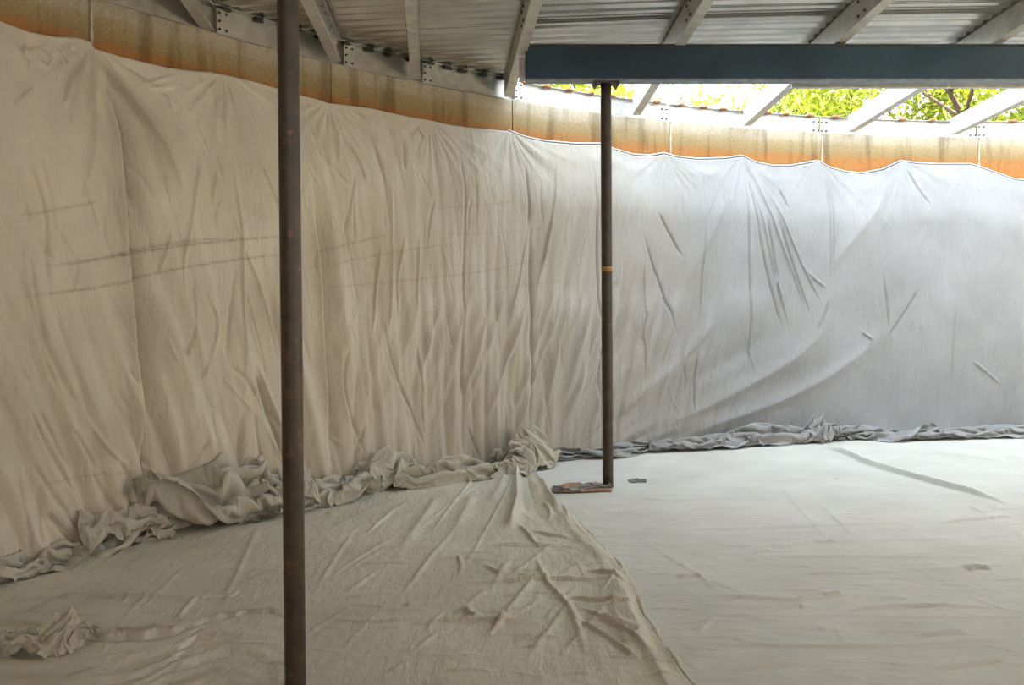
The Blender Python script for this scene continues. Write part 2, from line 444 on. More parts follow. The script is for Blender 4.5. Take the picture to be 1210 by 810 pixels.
for i, ((x0, y0), m) in enumerate(RAFT):
    d = Vector((-m, -1, SLOPE * math.hypot(1, 0))).normalized()    # toward the viewer, rising
    side = Vector((1, -m, 0)).normalized(); up = side.cross(Vector((m, 1, -SLOPE)).normalized()); up = up if up.z > 0 else -up
    root = empty('rafter', (x0, y0 - 0.06, ZB0), label=LAB[i], cat='rafter', group='zinc C section rafters carrying the roof')
    st = Vector((x0, y0 - 0.06, ZB0)) - side * (FL / 2)
    ysp = 6.75                                                # splice over the beam
    ln = (y0 - 0.06 - ysp) / abs(d.y)
    L2 = (ysp + 0.012 - Y_NEAR) / abs(d.y)
    ch = []
    p1 = st + d * ln
    ch.append(MB().sweep(PROF, st, p1, side, up).build('channel', M_ZINC))
    q0 = p1 + d * 0.012
    ch.append(MB().sweep(PROF, q0, q0 + d * L2, side, up).build('channel', M_ZINC))
    # splice plate against the web with four bolts
    c = p1 + side * (TH + 0.004) + up * (HT / 2)
    pieces = []; plate = MB().box(c, (0.005, 0.26, HT - 0.03), (side, d, up)).build('splice_plate', M_ZINC)
    for s1 in (-0.06, 0.06):
        for s2 in (-0.055, 0.055):
            b0 = p1 + d * s1 + up * (HT / 2 + s2)
            pieces.append(MB().tube([b0 - side * 0.011, b0 + side * 0.002], 0.011, 6).build('bolt', M_BOLT))
    ch.append(nest(plate, pieces))
    # roofing screws poking through the top flange
    mb = MB()
    for t in np.arange(0.15, 3.2, 0.135):
        b0 = st + d * t + side * (FL * 0.6) + up * (HT - TH); mb.tube([b0, b0 - up * 0.014], 0.004, 5)
    ch.append(mb.build('roof_screws', M_BOLT)); ch[-1]['kind'] = 'stuff'
    adopt(root, *ch)
    rafters.append((x0, y0, m))

# ---------------------------------------------------------------- ledger channel round the wall top
def ledger(a0, a1, label, plates=(), bolts_at=(), lumps=0, group='ledger channel lengths round the wall top'):
    am = (a0 + a1) / 2
    x, y = ring(am, R + 0.05); root = empty('ledger_channel', (x, y, WALL_H), label=label, cat='channel', group=group)
    ch = []
    top = 0.212 if am < -0.6 else 0.19
    n = max(2, int((a1 - a0) / 0.04)); prof = [(0.0, 0), (0.055, 0), (0.055, top), (0.0, top), (0.0, top - .004), (0.051, top - .004), (0.051, 0.004), (0.0, 0.004)]
    V = []; F = []; m = len(prof)
    for i in range(n + 1):
        a = a0 + (a1 - a0) * i / n
        for o_, h in prof:
            px_, py_ = ring(a, R + 0.012 + o_); V.append((px_, py_, WALL_H + 0.001 + h))
    for i in range(n):
        for k in range(m): F.append((i * m + k, i * m + (k + 1) % m, (i + 1) * m + (k + 1) % m, (i + 1) * m + k))
    F += [tuple(range(m))[::-1], tuple(n * m + k for k in range(m))]
    mb = MB(); mb.add(V, F); ch.append(mb.build('channel', M_ZINC))
    for a in plates:
        c = ring(a, R + 0.008); t = Vector((math.cos(a), -math.sin(a), 0)); nr = Vector((math.sin(a), math.cos(a), 0))
        pieces = []; plate = MB().box((c[0], c[1], WALL_H + 0.094), (0.10, 0.006, 0.176), (t, nr, Vector((0, 0, 1)))).build('end_plate', M_ZINC)
        for s1, s2 in ((-0.032, 0.06), (-0.032, 0.0), (-0.032, -0.06), (0.028, 0.06), (0.028, -0.06)):
            p = Vector((c[0], c[1], WALL_H + 0.094 + s2)) + t * s1
            pieces.append(MB().tube([p - nr * 0.013, p], 0.010, 6).build('bolt', M_BOLT))
        ch.append(nest(plate, pieces))
    for a in bolts_at:
        for s1, s2 in ((-0.03, 0.03), (0.03, 0.03), (-0.03, 0.13), (0.03, 0.13)):
            c = ring(a + s1 / R, R + 0.052); nr = Vector((math.sin(a), math.cos(a), 0)); p = Vector((c[0], c[1], WALL_H + s2))
            ch.append(MB().tube([p, p - nr * 0.012], 0.011, 6).build('bolt', M_BOLT))
    for k in range(lumps):                                    # rusty lumps along the top flange
        a = a0 + (a1 - a0) * (k + 0.5 + RNG.uniform(-.12, .12)) / lumps
        c = ring(a, R + 0.02); w = RNG.uniform(0.04, 0.065); V = []; F = []
        nu, nv = 9, 5
        for j in range(nv + 1):
            ph = math.pi * j / nv
            for i in range(nu):
                th = 2 * math.pi * i / nu; rr = 1 + 0.28 * math.sin(3 * th + k) * math.cos(2 * ph + 2 * k) + RNG.uniform(-.1, .1)
                lx = w * rr * math.sin(ph) * math.cos(th); ly = 0.035 * rr * math.sin(ph) * math.sin(th); lz = 0.019 * rr * math.cos(ph)
                V.append((c[0] + lx * math.cos(a) + ly * math.sin(a), c[1] - lx * math.sin(a) + ly * math.cos(a), WALL_H + 0.192 + lz))
        for j in range(nv):
            for i in range(nu): F.append((j * nu + i, j * nu + (i + 1) % nu, (j + 1) * nu + (i + 1) % nu, (j + 1) * nu + i))
        ch.append(MB().add(V, F).build('rust_lump', M_RUST if am > -0.6 else M_BOLT, smooth=True))
    adopt(root, *ch); return root
def ang(i): x, y, m = rafters[i]; return math.atan2(x - CX, y - CY)
o_ = 0.0006 / R
ledger(ang(1) + o_, ang(2) - o_, 'ledger channel on the wall top at the upper left corner, partly in shadow', plates=(ang(1) + 0.011,), lumps=2)
ledger(ang(2) + o_, ang(3) - o_, 'ledger channel on the wall top crossing behind the near brown post', plates=(ang(2) + 0.011,), lumps=4)
ledger(ang(3) + o_, ang(4) - o_, 'short ledger channel between the first rafter right of the near post and the end-on rafter', plates=(ang(3) + 0.011,), lumps=4)
ledger(ang(4) + o_, ang(5) - o_, 'ledger channel between the end-on rafter and the left end of the blue beam', plates=(ang(4) + 0.011,), lumps=5)
ledger(ang(5) + o_, A0 + 3 * DA - 0.001, 'white-lit ledger channel passing behind the far post', plates=(ang(5) + 0.011,), bolts_at=(A0 + 3 * DA - 0.005,), lumps=7)
ledger(A0 + 3 * DA + 0.001, A0 + 4 * DA - 0.001, 'white-lit ledger channel under the bright sky gap', bolts_at=(A0 + 4 * DA - 0.005,), lumps=7)
ledger(A0 + 4 * DA + 0.001, A0 + 5 * DA - 0.001, 'white-lit ledger channel below the dense yellow-green tree', bolts_at=(A0 + 5 * DA - 0.005, A0 + 4 * DA + 0.005), lumps=5)
ledger(A0 + 5 * DA + 0.001, A0 + 7 * DA, 'white-lit ledger channel running out of the right edge', bolts_at=(A0 + 5 * DA + 0.005,), lumps=6)
ledger(A0 + 7 * DA, A0 + 19 * DA, 'ledger channel round the unseen far right side of the tank wall')
ledger(A0 + 19 * DA, A0 + 31 * DA, 'ledger channel round the unseen wall behind the viewer')
ledger(A0 - 1.4, ang(1) - o_, 'ledger channel on the wall beyond the left edge of the view')

# ---------------------------------------------------------------- corrugated roof sheets
ceiling = empty('ceiling', kind='structure')
XS = np.array([r[0] for r in rafters]); o = np.argsort(XS)
def rafter_top(X, Y):
    """height of the rafter tops at X, Y (numpy)"""
    px_ = []; pz_ = []
    for x0, y0, m in rafters:
        px_.append((x0, y0, m))
    xs = np.stack([x0 + m * (Y - y0) for x0, y0, m in px_]); zs = np.stack([ZB0 + SLOPE * (y0 - Y) + HT for x0, y0, m in px_])
    out = np.empty_like(X)
    for r in range(X.shape[0]):
        k = np.argsort(xs[:, r, 0]); out[r] = np.interp(X[r], xs[k, r, 0], zs[k, r, 0])
    return out
PITCHC, AMP, WIDTH = 0.135, 0.0125, 0.81
def roof_sheet(y0, x_end_fn, x_start_fn, lift):
    nr = int(WIDTH / PITCHC * 12) + 1
    ys = y0 + np.linspace(0, WIDTH + 0.06, nr)
    wave = AMP * np.cos((ys - y0) / PITCHC * 2 * np.pi)
    nc = 40; V = []
    Xg = np.empty((nr, nc)); Yg = np.repeat(ys[:, None], nc, 1)
    for r in range(nr):
        Xg[r] = np.linspace(x_start_fn(ys[r]), x_end_fn(ys[r]), nc)
    Z = rafter_top(Xg, Yg) + AMP + 0.004 + wave[:, None] + lift
    P = np.stack([Xg, Yg, Z], -1).reshape(-1, 3)
    ob = mesh_np('roof_sheet', P, grid_faces(nr, nc), M_ROOF, parent=ceiling)
    s = ob.modifiers.new('thickness', 'SOLIDIFY'); s.thickness = 0.0012; s.offset = 1
    return ob
def chord_left(Y, rad=R + 0.42):
    t = rad * rad - (Y - CY) ** 2
    return CX - math.sqrt(max(t, 0.0))
Y_EDGE = 8.02
k = 0; y = Y_EDGE - WIDTH - 0.05
xr5 = lambda Y: rafters[5][0] + rafters[5][2] * (Y - rafters[5][1]) + 0.06
while y > -9.6:                                        # over the whole visible bay, unseen gap added further right for sun
    roof_sheet(y, lambda Y, k=k, y=y: min(2 * CX - chord_left(Y), 11.6 if -1.5 < y < 6.3 else 99), lambda Y: chord_left(Y), 0.0 if k % 2 else 0.004)
    y -= WIDTH; k += 1
y = Y_EDGE - 0.05
while y < 9.3:                                                 # left of the beam the sheets reach the wall
    roof_sheet(y, lambda Y: max(xr5(Y), chord_left(Y) + 0.02), lambda Y: min(chord_left(Y), 5), 0.002 if k % 2 else 0.006)
    y += WIDTH; k += 1

# ---------------------------------------------------------------- beams and posts
YB = 7.30
xl, zt = on_depth(622, 52, YB - .06); zb_ = on_depth(622, 95, YB - .06)[1]
def ibeam(name, x0, x1, y, zb, zt, fw, label, dz=0.0):
    root = empty(name, ((x0 + x1) / 2, y, zb), label=label, cat='beam'); ch = []
    ax = Vector((x1 - x0, 0, dz)).normalized(); up = Vector((-ax.z, 0, ax.x)); sd = Vector((0, 1, 0))
    tf, tw = 0.014, 0.010; h = zt - zb
    web = [(-tw / 2, tf), (tw / 2, tf), (tw / 2, h - tf), (-tw / 2, h - tf)]
    p0 = Vector((x0, y, zb)); p1 = p0 + ax * (x1 - x0)
    ch.append(MB().sweep([(-fw / 2 + 0.015, tf), (tw / 2, tf), (tw / 2, h - tf), (-fw / 2 + 0.015, h - tf)], p0, p1, sd, up).build('web', M_BLUE))
    ch.append(MB().sweep([(-fw / 2, 0), (fw / 2, 0), (fw / 2, tf), (-fw / 2, tf)], p0, p1, sd, up).build('bottom_flange', M_LIP))
    ch.append(MB().sweep([(-fw / 2, h - tf), (fw / 2, h - tf), (fw / 2, h), (-fw / 2, h)], p0, p1, sd, up).build('top_flange', M_BOLT))
    ch.append(MB().box(p0 + up * (h / 2) - ax * 0.004, (0.008, fw, h), (ax, sd, up)).build('end_plate', M_BLUE))
    adopt(root, *ch); return root
bm = ibeam('steel_beam', xl, 9.5, YB, zb_, zt, 0.13, 'dark blue steel beam running across the top of the roof opening')
x1, z1 = on_depth(612, 95, YB); x2, z2 = on_depth(619, 68, YB)
g = MB().box(((x1 + x2) / 2 + 0.01, YB + 0.02, (z1 + z2) / 2), (0.05, 0.10, 0.17)).build('end_cleat', M_ZINC); adopt(bm, g)
ibeam('steel_beam', -3.2, 9.5, 3.46, 3.62, 3.74, 0.12, 'steel beam over the near post, above the view', dz=0.17 * 1)

# pale channel seen under and behind the blue beam at right
xa, za = on_depth(936, 103, 7.72); xb, zb2 = on_depth(1121, 103, 7.72)
def brace(x0, x1, label):
    root = empty('bracing_channel', ((x0 + x1) / 2, 7.72, za), label=label, cat='channel')
    pr = [(0, 0), (0.06, 0), (0.06, 0.004), (0.004, 0.004), (0.004, 0.106), (0.06, 0.106), (0.06, 0.11), (0, 0.11)]
    c = MB().sweep(pr, (x0, 7.72, za), (x1, 7.72, za), Vector((0, 1, 0)), Vector((0, 0, 1))).build('channel', M_ZINC)
    bl = [MB().tube([(x, 7.716, za + z), (x, 7.704, za + z)], 0.009, 6).build('bolt', M_BOLT) for x in (x0 + 0.06, x1 - 0.06) for z in (0.03, 0.08)]
    adopt(root, c, *bl)
brace(xa, xb - 0.004, 'pale channel tucked behind the underside of the blue beam, left length')
brace(xb + 0.004, 8.0, 'pale channel tucked behind the underside of the blue beam, right length')

def post(Y, pxs, r, ztop, label, band=None, cap=False):
    """slightly leaning pipe post; pxs = (image point low, image point high) on its axis"""
    lo, hi = on_depth(*pxs[0], Y), on_depth(*pxs[1], Y)
    sl = (hi[0] - lo[0]) / (hi[1] - lo[1]); X0 = lo[0] - sl * lo[1]; X1 = X0 + sl * ztop
    root = empty('support_post', (X0, Y, 0), label=label, cat='post', group='brown steel pipe posts holding up the roof beams')
    n = 24; ch = [MB().tube([(X0 + sl * z, Y, z) for z in np.linspace(0.0, ztop, n)], r, 28).build('pipe', M_POST, smooth=True)]
    if band: 
        zb = on_depth(*band, Y)[1]; ch.append(MB().tube([(X0 + sl * zb, Y, zb - 0.02), (X0 + sl * zb, Y, zb + 0.02)], r * 1.05, 28).build('band', M_BAND, smooth=True))
        ch[-1]['label'] = 'ochre band round the post'
    if cap:
        ch.append(MB().box((X1, Y, ztop - 0.006), (0.215, 0.13, 0.012)).build('cap_plate', M_BOLT))
        for s in (-1, 1):
            w = MB(); x = X1 + s * 0.085
            V = [(x - 0.03, Y - 0.05, ztop - 0.012), (x + 0.03, Y - 0.05, ztop - 0.012), (x + s * 0.006, Y - 0.05, ztop - 0.052), (x - 0.03, Y + 0.05, ztop - 0.012), (x + 0.03, Y + 0.05, ztop - 0.012), (x + s * 0.006, Y + 0.05, ztop - 0.052)]
            w.add(V, [(0, 2, 1), (3, 4, 5), (0, 1, 4, 3), (1, 2, 5, 4), (2, 0, 3, 5)]); ch.append(w.build('cap_bracket', M_BOLT))
    adopt(root, *ch); return root
post(7.31, ((718.3, 575), (716, 120)), 0.0455, zb_ , 'slender far brown pipe post under the dark blue beam', band=(717, 318), cap=True)
post(3.46, ((349, 795), (340, 5)), 0.0425, 3.66, 'thick near brown pipe post left of the picture centre')

# ================================================================ CRUMPLED CLOTH SHAPES, simulated while the script runs
def crumple_all(specs, frames=40):
    """lets sheets of cloth be gathered and dropped on a slab in a scratch scene; returns their vertex grids"""
    scratch_scene = bpy.data.scenes.new('scratch'); made = []; built = {}
    bm_v = [(-40, -40, 0), (40, -40, 0), (40, 40, 0), (-40, 40, 0)]
    fm = bpy.data.meshes.new('slab'); fm.from_pydata(bm_v, [], [(0, 1, 2, 3)])
    slab = bpy.data.objects.new('slab', fm); scratch_scene.collection.objects.link(slab)
    slab.modifiers.new('collision', 'COLLISION'); slab.collision.thickness_outer = .004
    for n, (key, seed, NX, NY, L, Wd, L2, W2, HT, twist) in enumerate(specs):
        rg = np.random.default_rng(seed)
        u = np.linspace(-.5, .5, NX); v = np.linspace(-.5, .5, NY); U, V = np.meshgrid(u, v, indexing='ij')
        P = np.stack([U * L, V * Wd, .12 + .03 * np.sin(V * Wd * 22 + 3 * np.sin(U * 5 + seed)) + rg.normal(0, .003, U.shape)], -1).reshape(-1, 3)
        idx = np.arange(NX * NY).reshape(NX, NY)
        ob = mesh_np('scratch_cloth', P, grid_faces(NX, NY)); COL.objects.unlink(ob); scratch_scene.collection.objects.link(ob)
        ob.location = ((n % 3) * 4.0, (n // 3) * 3.0, 0)
        sx, sy = max(5, NX // 8), max(4, NY // 5); pins_ = []
        for i in range(int(rg.integers(1, sx // 2 + 1)), NX, sx):
            for j in range(int(rg.integers(0, sy // 2 + 1)), NY, sy):
                ii = int(np.clip(i + rg.integers(-2, 3), 0, NX - 1)); jj = int(np.clip(j + rg.integers(-1, 2), 0, NY - 1))
                if rg.random() < .8: pins_.append((ii, jj))
        vg = ob.vertex_groups.new(name='pin'); vg.add([int(idx[p]) for p in pins_], 1, 'REPLACE')
        ob.shape_key_add(name='Basis'); k = ob.shape_key_add(name='gathered')
        for i, j in pins_:
            p = P[idx[i, j]]; prof = math.cos(u[i] * math.pi * .98) ** .5
            x = p[0] * L2 / L + rg.normal(0, .03); y = p[1] * W2 / Wd * (.5 + .5 * prof) + rg.normal(0, .02)
            z = rg.uniform(.25, 1) * HT * prof * max(0, 1 - (2 * y / W2) ** 2) + .02
            if twist:
                t = twist * x; y, z = y * math.cos(t) - (z - HT / 2) * math.sin(t), max(.015, y * math.sin(t) + (z - HT / 2) * math.cos(t) + HT / 2)
            k.data[int(idx[i, j])].co = (x, y, z)
        k.value = 0; k.keyframe_insert('value', frame=1); k.value = 1; k.keyframe_insert('value', frame=frames - 11)
        cm = ob.modifiers.new('cloth', 'CLOTH'); s = cm.settings
        s.quality = 4; s.mass = .25; s.tension_stiffness = 30; s.compression_stiffness = 30; s.shear_stiffness = 15; s.bending_stiffness = 1.0
        s.vertex_group_mass = 'pin'; s.air_damping = 1.5; s.tension_damping = 8; s.compression_damping = 8; s.shear_damping = 8
        c = cm.collision_settings; c.use_self_collision = True; c.self_distance_min = .010; c.distance_min = .006; c.collision_quality = 2
        cm.point_cache.frame_start = 1; cm.point_cache.frame_end = frames + 4
        made.append((key, ob, NX, NY))
    for f in range(1, frames + 1): scratch_scene.frame_set(f)
    dg = scratch_scene.view_layers[0].depsgraph; dg.update()
    for key, ob, NX, NY in made:
        m = ob.evaluated_get(dg).to_mesh(); co = np.empty(len(m.vertices) * 3, np.float32); m.vertices.foreach_get('co', co)
        built[key] = co.reshape(NX, NY, 3).astype(float)
    for key, ob, NX, NY in made: bpy.data.objects.remove(ob, do_unlink=True)
    bpy.data.objects.remove(slab, do_unlink=True); bpy.data.scenes.remove(scratch_scene)
    return built

HEAPS = crumple_all([
    # key, seed, verts along, verts across, flat length and width, gathered length and width, height, twist
    ('wavy', 1, 66, 34, 1.3, .9, 1.15, .34, .20, 0),
    ('humped', 2, 66, 36, 1.2, 1.0, 1.0, .30, .24, 2.5),
    ('slim', 3, 60, 32, 1.3, .8, 1.15, .22, .12, 1),
    ('knob', 4, 44, 38, .6, .9, .45, .34, .30, 0),
    ('grand', 15, 74, 46, 1.35, 1.3, 1.2, .36, .24, 2.4),
    ('roll', 12, 70, 32, 1.8, .9, 1.5, .20, .10, 3),
    ('peak', 13, 42, 42, .6, .9, .38, .30, .32, 1),
    ('ribbed', 14, 66, 36, 1.1, .9, .9, .26, .18, -3),
])

# ================================================================ THE CLOTH ON THE WALL
top_px = [(-70, 2), (-30, 14), (0, 25), (33, 37), (63, 43), (93, 44), (106, 48), (111, 57), (142, 66), (200, 80), (232, 84), (250, 85), (266, 88), (300, 96), (327, 104), (354, 112), (375, 117), (389, 122), (410, 124), (440, 128), (470, 135), (508, 142), (530, 147), (560, 151), (602, 155), (622, 163), (645, 168), (680, 171), (716, 171), (726, 177), (750, 184), (770, 185), (786, 182), (800, 186), (825, 189), (858, 188), (878, 185), (895, 193), (915, 197), (935, 197), (952, 194), (968, 191), (982, 199), (1000, 204), (1020, 206), (1045, 201), (1066, 191), (1085, 194), (1110, 195), (1149, 195), (1170, 202), (1200, 213), (1240, 216), (1290, 200), (1340, 216), (1400, 212)]
tp = np.array([on_wall(*p) for p in top_px]); tpa, tpz = tp[:, 0], tp[:, 1]
def top_of(a): return np.interp(a, tpa, tpz)
RW = R - 0.05
pins_px = [(108, 52), (266, 88), (389, 122), (508, 142), (602, 155), (786, 182), (878, 185), (968, 191), (1066, 191), (1150, 195)]
pins = np.array([on_wall(*p) for p in pins_px])
def W(pts):
    q = np.array([on_wall(*p) for p in pts]); return np.stack([q[:, 0] * R, q[:, 1]], 1)

dense = [-1.20]
while dense[-1] < 0.05: dense.append(dense[-1] + (0.0085 + 0.0030 * np.clip((dense[-1] + 1.1) / 1.1, 0, 1)) / R)
cols = np.concatenate([np.linspace(-1.75, -1.22, 60), dense, np.linspace(0.07, 0.62, 60)])
rows = np.linspace(0, 1, 275)
Ag, Vg = np.meshgrid(cols, rows)                               # rows x cols
Tz = top_of(Ag); Zg = Vg * Tz; Sg = Ag * R
H = np.zeros_like(Sg)
S0 = np.array(W([(0, 300), (330, 300), (600, 300), (900, 300), (1190, 300)]))[:, 0]
lowness = sstep(0.75, 0.15, Vg); mid = sstep(0.0, 0.35, Vg) * sstep(1.0, 0.75, Vg)
# soft vertical swell
H += 0.016 * noise2(Sg / 0.9 + 3, Zg / 3.0, 1) + 0.010 * noise2(Sg / 0.38, Zg / 1.6, 2)
# left and middle: long hanging folds that lean to the lower right, strongest low down
lean = np.interp(Sg, S0, [0.42, 0.20, -0.05, -0.45, -0.35])
across = Sg + lean * (Zg - 1.5)
wl = np.interp(Sg, S0, [1.0, 1.15, 0.8, 0.2, 0.15])
H += wl * (0.016 + 0.038 * lowness) * np.abs(noise2(across / 0.24, Zg / 1.9, 5)) * 1.6
H += wl * (0.007 + 0.010 * lowness) * noise2(across / 0.085, Zg / 0.9, 6)
# middle band of short upright ripples
q = W([(500, 350), (720, 350), (720, 520), (950, 340)])
band = sstep(1.75, 1.45, Zg) * sstep(0.2, 0.9, Zg) * sstep(q[0, 0] - 1.6, q[0, 0] + .2, Sg) * sstep(q[3, 0], q[1, 0], Sg)
r2 = ridged((Sg - 0.42 * (Zg - 1.5)) / 0.20, Zg / 1.7, 9)
H += 0.036 * band * np.clip(r2, 0, 1)
# right: folds fanning up and right out of the low knot at the picture centre
o = W([(640, 545)])[0]
th = np.arctan2(Zg - (o[1] - 0.25), Sg - (o[0] - 0.3)); rr = np.hypot(Zg - o[1], Sg - o[0])
fan = sstep(0.25, 0.9, rr) * sstep(5.2, 1.4, rr) * sstep(1.75, 1.15, th) * sstep(0.02, 0.22, th)
H += fan * (0.042 * noise2(th * 8 + .3, rr / 2.3, 11) + 0.014 * noise2(th * 20, rr / 1.3, 12)) * sstep(2.6, 1.2, Zg)
# pleats radiating from the pins
for k, (pa, pz) in enumerate(pins):
    dx = Sg - pa * R; dz = pz + 0.02 - Zg; r = np.hypot(dx, dz); t = np.arctan2(dx, np.maximum(dz, 1e-3))
    st = [1.5, 1.0, 1.0, .9, .9, .55, .8, .6, .8, .5][k]
    f = st * 0.034 * np.minimum(r / 0.14, 1) * np.exp(-r / 0.42) * (dz > -0.05)
    H += f * (ridged(t * 3.1 + k * 7.3, r * 0.6, 20 + k) * 0.9 + 0.4 * noise2(t * 9 + k, r * 1.1, 40 + k))
# belly of the cloth between the pins, close to the hem
near = np.min(np.abs(Ag[..., None] - pins[:, 0]), -1) * R
H += 0.035 * sstep(0, 0.5, near) * sstep(0.55, 1.0, Vg) * (Ag > tpa[0])

h = H.ravel(); P_, Q_ = Sg.ravel(), Zg.ravel()
def crease(pts, amp, right=0.014, left=0.014, taper=0.3, power=1.6, sm=True):
    stroke(P_, Q_, h, smooth_poly(W(pts)) if sm else W(pts), right, left, amp * (2.1 if max(right, left) < .03 else 1.7), taper, power)
# --- big folds (amp > 0 stands out towards the viewer; widths are to the right / left of a downward line)
crease([(107, 55), (115, 95), (125, 150), (134, 258), (142, 340), (151, 452), (156, 520), (158, 585)], -0.085, 0.10, 0.010, 0.10, 1.4)
crease([(104, 58), (112, 100), (121, 150), (129, 258), (136, 330), (146, 452), (151, 560)], 0.030, 0.010, 0.05, 0.2)
crease([(110, 60), (128, 95), (150, 135), (178, 215), (185, 250)], -0.024, 0.03, 0.02, .2)
crease([(112, 60), (138, 100), (165, 150), (205, 235)], 0.022, 0.025, 0.02, .25)
crease([(106, 60), (101, 100), (95, 170), (84, 240)], 0.018, 0.035, 0.03, .25)
crease([(103, 58), (85, 100), (66, 160)], 0.014, 0.04, 0.03, .3)
crease([(359, 230), (365, 290), (370, 345), (373, 400), (378, 470), (382, 555)], -0.065, 0.08, 0.010, 0.2, 1.4)
crease([(355, 230), (362, 300), (367, 360), (371, 440), (378, 540)], 0.024, 0.010, 0.035, 0.25)
crease([(617, 250), (617, 380), (616, 470), (613, 535)], -0.022, 0.022, 0.012, .3)
crease([(281, 426), (296, 465), (311, 505), (334, 568)], -0.034, 0.012, 0.030, .25)
crease([(286, 420), (302, 465), (318, 505), (338, 560)], 0.022, 0.03, 0.010, .25)
crease([(170, 330), (195, 420), (225, 500), (255, 570)], 0.030, 0.10, 0.09, .3)
crease([(300, 330), (322, 420), (330, 520)], -0.022, 0.05, 0.05, .3)
crease([(37, 602), (60, 625), (86, 645)], -0.030, 0.015, 0.03, .2)
crease([(60, 380), (90, 470), (130, 540)], 0.018, 0.07, 0.07, .3)
crease([(733, 522), (780, 500), (837, 474), (918, 430), (975, 385)], 0.030, 0.08, 0.09, .3)
crease([(760, 528), (807, 509), (915, 472), (1000, 424), (1050, 380)], 0.026, 0.07, 0.08, .3)
crease([(700, 505), (740, 470), (800, 420), (850, 360)], 0.022, 0.06, 0.06, .3)
crease([(650, 520), (668, 470), (695, 410), (722, 350)], 0.020, 0.045, 0.045, .3)
crease([(630, 510), (640, 450), (655, 380), (668, 340)], 0.022, 0.04, 0.035, .3)
crease([(676, 520), (700, 470), (730, 410), (765, 350)], 0.018, 0.045, 0.045, .3)
crease([(870, 195), (850, 240), (820, 300), (770, 390)], 0.012, 0.06, 0.07, .3)
crease([(1062, 196), (1020, 260), (960, 330)], 0.014, 0.07, 0.08, .3)
# wrinkled upper left corner
crease([(56, 47), (44, 54), (27, 56), (21, 60), (27, 70), (24, 78)], -0.022, 0.012, 0.02, .2)
crease([(27, 52), (23, 62), (30, 72)], 0.02, 0.012, 0.012, .2)
for p in ([(68, 54), (74, 65), (79, 75)], [(62, 55), (68, 68), (72, 82)], [(80, 50), (79, 62), (83, 72)], [(88, 50), (80, 58)], [(45, 60), (55, 75)], [(35, 72), (48, 80), (56, 70)]): crease(p, 0.010, .012, .012)
# sharp creases: standing ridges
up = [[(225, 170), (212, 258), (202, 323), (203, 379)], [(80, 88), (68, 115), (56, 135)], [(0, 130), (14, 118), (28, 108)], [(242, 202), (237, 245)], [(259, 150), (266, 228), (274, 293), (274, 426), (268, 496)],
      [(268, 275), (294, 340), (320, 431), (335, 452)], [(289, 185), (309, 228), (326, 267)], [(77, 480), (110, 529), (141, 551)], [(290, 490), (312, 530), (334, 568)], [(26, 176), (43, 228), (52, 284)],
      [(439, 285), (433, 340), (428, 400)], [(485, 278), (483, 330), (480, 374)], [(470, 267), (459, 330), (457, 396)], [(615, 278), (604, 330), (589, 378)], [(657, 174), (644, 248), (622, 359)], [(644, 250), (636, 290), (628, 324)],
      [(755, 287), (752, 398), (755, 472)], [(827, 250), (822, 330), (818, 391)], [(880, 198), (900, 290), (917, 358), (928, 402)], [(887, 202), (909, 273), (950, 380)], [(898, 217), (939, 313), (970, 369)],
      [(974, 187), (974, 339)], [(978, 187), (978, 330)], [(941, 318), (955, 331), (970, 342)], [(190, 268), (180, 300), (172, 330)], [(216, 465), (244, 392), (229, 340)], [(450, 196), (450, 322), (446, 396)], [(300, 96), (340, 135)], [(150, 106), (185, 96), (218, 87)], [(160, 108), (212, 102)], [(230, 89), (240, 100)],
      [(490, 152), (499, 165)], [(360, 145), (372, 190)], [(404, 165), (418, 205), (420, 222)], [(1124, 343), (1120, 400), (1117, 458)], [(1139, 424), (1176, 454)], [(1009, 391), (1024, 402)]]
for p in up: crease(p, 0.011, 0.011, 0.011, .3)
# sharp creases: sunk lines with a dark side
dn = [[(0, 167), (26, 219), (37, 262), (41, 331), (43, 366)], [(0, 310), (26, 379), (43, 439), (56, 475)], [(15, 284), (30, 375), (48, 431), (86, 500)], [(214, 318), (215, 383), (197, 439)], [(268, 310), (259, 366), (253, 435)],
      [(276, 344), (298, 426), (302, 461)], [(253, 431), (276, 452), (298, 500)], [(12, 480), (41, 533), (73, 586)], [(24, 480), (45, 515), (63, 553)], [(16, 541), (53, 594), (96, 639)], [(86, 551), (106, 578), (127, 616)], [(65, 504), (83, 528), (100, 557)],
      [(2, 549), (10, 600), (16, 655)], [(28, 560), (30, 610), (27, 655)], [(228, 517), (216, 540), (206, 559)], [(269, 480), (267, 541), (279, 568)], [(281, 480), (287, 515), (294, 547)], [(299, 480), (318, 505), (336, 517)], [(407, 207), (401, 245), (393, 281)], [(431, 156), (443, 222), (447, 274)], [(470, 170), (467, 205)],
      [(537, 155), (538, 278), (535, 400), (536, 520)], [(615, 196), (615, 278)], [(695, 174), (696, 330), (697, 413), (694, 509)], [(748, 272), (774, 346), (794, 402)], [(767, 250), (784, 280), (800, 309)], [(813, 409), (809, 490)], [(876, 200), (877, 300), (878, 391), (870, 461)], [(883, 250), (900, 330), (918, 398)], [(896, 250), (907, 310), (915, 372)], [(907, 250), (930, 320), (952, 383)],
      [(1068, 198), (1080, 225), (1093, 247)], [(1035, 324), (1040, 360), (1043, 395)], [(1080, 339), (1060, 372), (1039, 402)], [(972, 354), (965, 375), (957, 391)], [(446, 400), (455, 440), (480, 500), (492, 535)], [(488, 520), (486, 460), (482, 400)], [(420, 500), (405, 545)], [(560, 560), (548, 520), (540, 500)], [(400, 400), (396, 460), (420, 540)], [(700, 480), (712, 500)], [(915, 225), (924, 250)], [(150, 520), (168, 556)], [(880, 205), (884, 240), (890, 280)]]
for p in dn: crease(p, -0.013, 0.014, 0.009, .25)
